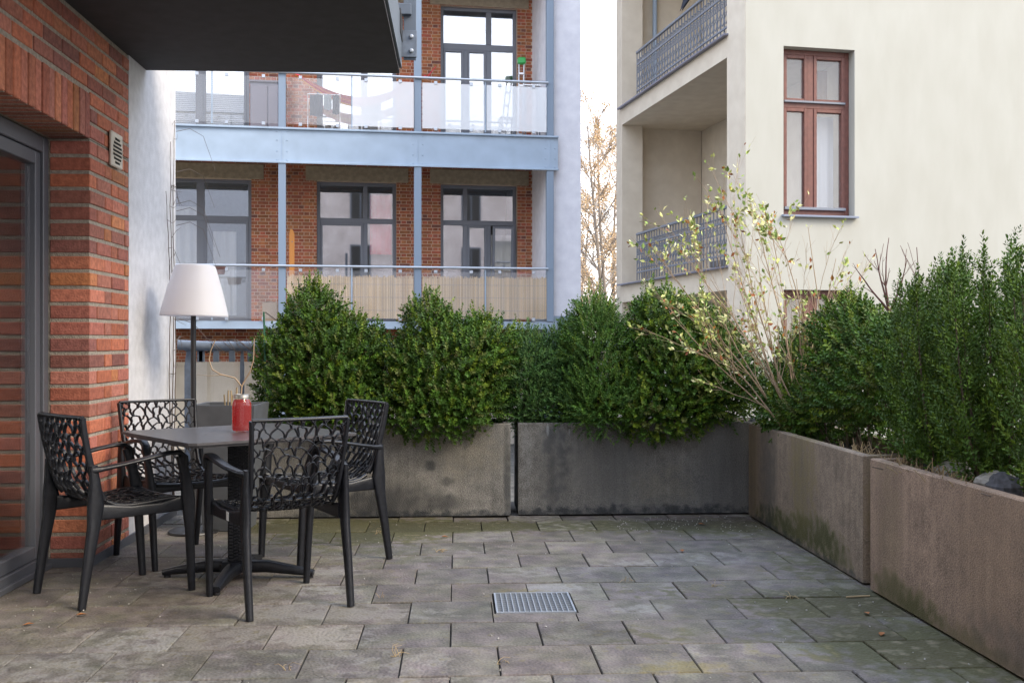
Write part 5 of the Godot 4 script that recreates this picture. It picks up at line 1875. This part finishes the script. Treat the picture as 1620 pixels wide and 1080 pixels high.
func small_things() -> void:
	var r := RandomNumberGenerator.new()
	r.seed = 303
	# drain grating
	var dg := thing("drain_grating", "galvanised steel drain grating set into the paving", "grating", Vector3(.352, 0, -4.933))
	var g := Geo.new()
	var hx := .178; var hz := .186
	g.bx(-hx, hx, -.03, .003, -hz, -hz + .008)
	g.bx(-hx, hx, -.03, .003, hz - .008, hz)
	g.bx(-hx, -hx + .008, -.03, .0028, -hz + .008, hz - .008)
	g.bx(hx - .008, hx, -.03, .0028, -hz + .008, hz - .008)
	put("frame", g, M.galvanised, dg)
	for i in 13:
		g = Geo.new()
		var x := -hx + .008 + (2 * hx - .016) * (i + 1) / 14.0
		g.bx(x - .002, x + .002, -.028, .001, -hz + .008, hz - .008)
		put("bar", g, M.galvanised, dg)
	for i in 9:
		g = Geo.new()
		var z := -hz + .008 + (2 * hz - .016) * (i + 1) / 10.0
		g.bx(-hx + .008, hx - .008, -.020, -.002, z - .0012, z + .0012)
		put("cross_bar", g, M.galvanised, dg)
	g = Geo.new()
	g.bx(-hx + .002, hx - .002, -.0545, -.05, -hz + .002, hz - .002)
	put("pit", g, M.pit, dg)
	# vent on the brick wall
	var vn := thing("air_vent", "cream plastic air vent with curved louvres on the brick wall", "vent", Vector3(WX + .004, 2.285, -6.21))
	g = Geo.new()
	g.bx(0, .018, -.098, .098, -.098, .098, Color.WHITE, .006)
	put("cover", g, M.vent_plastic, vn)
	for i in 7:
		var y := -.066 + i * .022
		var w := sqrt(maxf(.0, .078 * .078 - y * y))
		g = Geo.new()
		g.box(Transform3D(Basis(Vector3.BACK, -.6), Vector3(.021, y, 0)), Vector3(.016, .004, w * 2), Color.WHITE, .001)
		put("louvre", g, M.vent_plastic, vn)
		g = Geo.new()
		g.bx(.0182, .019, y - .014, y - .002, -w, w)
		put("slot", g, M.pit, vn)
	# stones and straw in the planters
	rock("pale flat stone lying in the nearest planter", Vector3(2.22, .62, -4.68), Vector3(.09, .05, .12), M.rock_pale, 2)
	rock("rounded pale stone beside the dark one in the nearest planter", Vector3(2.15, .62, -4.18), Vector3(.07, .06, .09), M.rock_pale, 3)
	rock("dark grey stone at the rim of the nearest planter", Vector3(2.10, .63, -4.03), Vector3(.06, .06, .075), M.rock_dark, 5)
	# the stone edging board in the planter
	var eb := thing("edging_slab", "narrow concrete slab lying across the soil in the nearest planter", "slab", Vector3(2.3, .60, -4.85), .4)
	g = Geo.new()
	g.bx(-.18, .18, -.02, .05, -.03, .03, Color.WHITE, .008)
	put("body", g, M.rock_dark, eb)
	var tl := ["clump of cut straw at the near end of the second right-hand planter", "clump of cut straw at the far end of the nearest planter", "clump of dry stalks beside the pale flat stone", "clump of dry stalks between the stones in the nearest planter"]
	var ts := [Vector3(2.12, .575, -5.5), Vector3(2.09, .575, -4.86), Vector3(2.08, .575, -4.6), Vector3(2.07, .575, -4.35)]
	for i in 4:
		var t := thing("straw_clump", tl[i], "dry grass", ts[i], 0, "cut straw in the planters")
		g = Geo.new()
		for k in 60:
			var a := Vector3(r.randf_range(-.07, .07), 0, r.randf_range(-.17, .17))
			var d := Vector3(r.randf_range(-.6, .5), r.randf_range(.25, 1.0), r.randf_range(-.6, .6)).normalized()
			var L := r.randf_range(.05, .13)
			g.tube([a, a + d * L * .6, a + d * L + Vector3(0, -.01, 0)], .0028, .0018, 4)
		put("stalks", g, M.straw, t).set_meta("kind", "stuff")
	var lit := thing("leaf_litter", "brown twig and leaf litter on the soil of the nearest planter", "litter", Vector3(2.2, .59, -4.4))
	g = Geo.new()
	for k in 150:
		var a := Vector3(r.randf_range(-.16, .2), r.randf_range(-.02, .02), r.randf_range(-.6, .55))
		var d := Vector3(r.randfn(), r.randfn() * .2, r.randfn()).normalized()
		g.tube([a, a + d * r.randf_range(.04, .14)], .003, .002, 4)
	put("twigs", g, M.grey_twig, lit)
	lit.set_meta("kind", "stuff")
	# single shoots: tall dry stalk and a fresh blade
	var st := thing("dry_stalk", "single upright pale dry stalk at the rim of the nearest planter", "stalk", Vector3(2.06, .57, -4.86))
	g = Geo.new()
	g.tube([Vector3.ZERO, Vector3(.003, .1, 0), Vector3(0, .21, 0)], .0045, .003, 6)
	put("stem", g, M.straw, st)
	# dead leaves and straw on the paving
	var dl := [[-1.83, -4.62, "small brown dead leaf on the paving by the glass door"], [-1.62, -4.80, "brown leaf fragment on the paving under the left chair"], [1.80, -4.66, "brown dead leaf on the paving at the foot of the nearest planter"], [1.72, -4.28, "small brown leaf on the paving in the lower right"], [-.9, -6.6, "brown dead leaf on the paving behind the table"], [-.05, -6.58, "curled leaf on the mossy paving before the back planter"], [1.62, -6.95, "brown leaf in the paving corner under the broad box bush"], [1.28, -6.05, "curled dark leaf on the paving in front of the corner planter"]]
	for q in dl:
		var t := thing("dead_leaf", q[2], "leaf", Vector3(q[0], .006, q[1]), r.randf() * TAU, "dead leaves on the paving")
		g = Geo.new()
		leaf(g, Vector3.ZERO, Vector3(1, .12, 0).normalized(), Vector3.UP, .045, .026, .5)
		leaf(g, Vector3(.004, .0015, 0), Vector3(1, .14, .1).normalized(), Vector3.UP, .044, .025, .5)
		put("blade", g, M.dry_leaf, t)
	var wd := [[-.345, -5.05, "dry weed growing in a paving joint near the turned-away chair"], [.86, -5.35, "tiny dry weed in a paving joint beyond the drain"], [1.24, -5.2, "wispy dry grass curl on the paving right of the drain"], [1.55, -4.95, "dry grass wisp on the paving before the right planter"], [.16, -4.0, "dry weed in a paving joint below the drain"], [-.22, -4.12, "dry weed in the joint near the bottom edge of the paving"], [-.1, -6.15, "pale grass wisp on the paving in front of the damp planter"], [-.62, -3.95, "mossy weed in the joint at the bottom left of the paving"], [-.5, -6.75, "dry twig tuft lying on the mossy paving"]]
	for q in wd:
		var t := thing("dry_weed", q[2], "weed", Vector3(q[0], -.002, q[1]), 0, "dry weeds in the paving joints")
		for k in r.randi_range(4, 7):
			g = Geo.new()
			var d := Vector3(r.randf_range(-1, 1), r.randf_range(.3, 1.2), r.randf_range(-1, 1)).normalized()
			var L := r.randf_range(.025, .07)
			var bend := Vector3(r.randf_range(-.05, .05), -.02, r.randf_range(-.05, .05))
			var a := Vector3(r.randf_range(-.02, .02), 0, r.randf_range(-.005, .005))
			g.tube([a, a + d * L * .4, a + d * L * .75 + bend * .3, a + d * L + bend], .0016, .0008, 4)
			put("blade", g, M.straw, t)
	# pale straw bit by the planter
	var sb := thing("straw_bit", "pale broken straw lying on the paving at the foot of the nearest planter", "straw", Vector3(1.88, .005, -4.95), .15)
	g = Geo.new()
	g.tube([Vector3(-.06, 0, 0), Vector3(.0, .001, .002), Vector3(.06, 0, 0)], .004, .004, 6)
	put("stem", g, M.straw, sb)
	# crumbs of grit along the planters
	var gt := thing("grit", "loose grit and crumbs scattered on the paving", "grit", Vector3(0, .001, 0))
	g = Geo.new()
	for k in 420:
		var x := r.randf_range(-2.0, 1.95); var z := r.randf_range(-7.25, -3.2)
		if k < 130: x = r.randf_range(1.0, 1.95); z = r.randf_range(-7.28, -6.7)
		elif k < 190: x = r.randf_range(-2.1, -1.4); z = r.randf_range(-6.0, -4.6)
		var s := r.randf_range(.002, .006)
		g.box(Transform3D(Basis(Vector3(r.randf(), 1, r.randf()).normalized(), r.randf() * TAU), Vector3(x, s * .5, z)), Vector3(s, s, s) * Vector3(1, .7, 1.2))
	put("crumbs", g, M.rock_pale, gt)
	gt.set_meta("kind", "stuff")
	# sticker on the turned-away chair
	var sk := thing("paper_sticker", "small white paper sticker on the side rail of the turned-away chair", "sticker", Vector3(-.828, 0, -5.03), atan2(-.50, -.866))
	g = Geo.new()
	g.box(Transform3D(Basis(), Vector3(.2465, .415, -.02)), Vector3(.001, .04, .035))
	put("label", g, M.paper, sk)
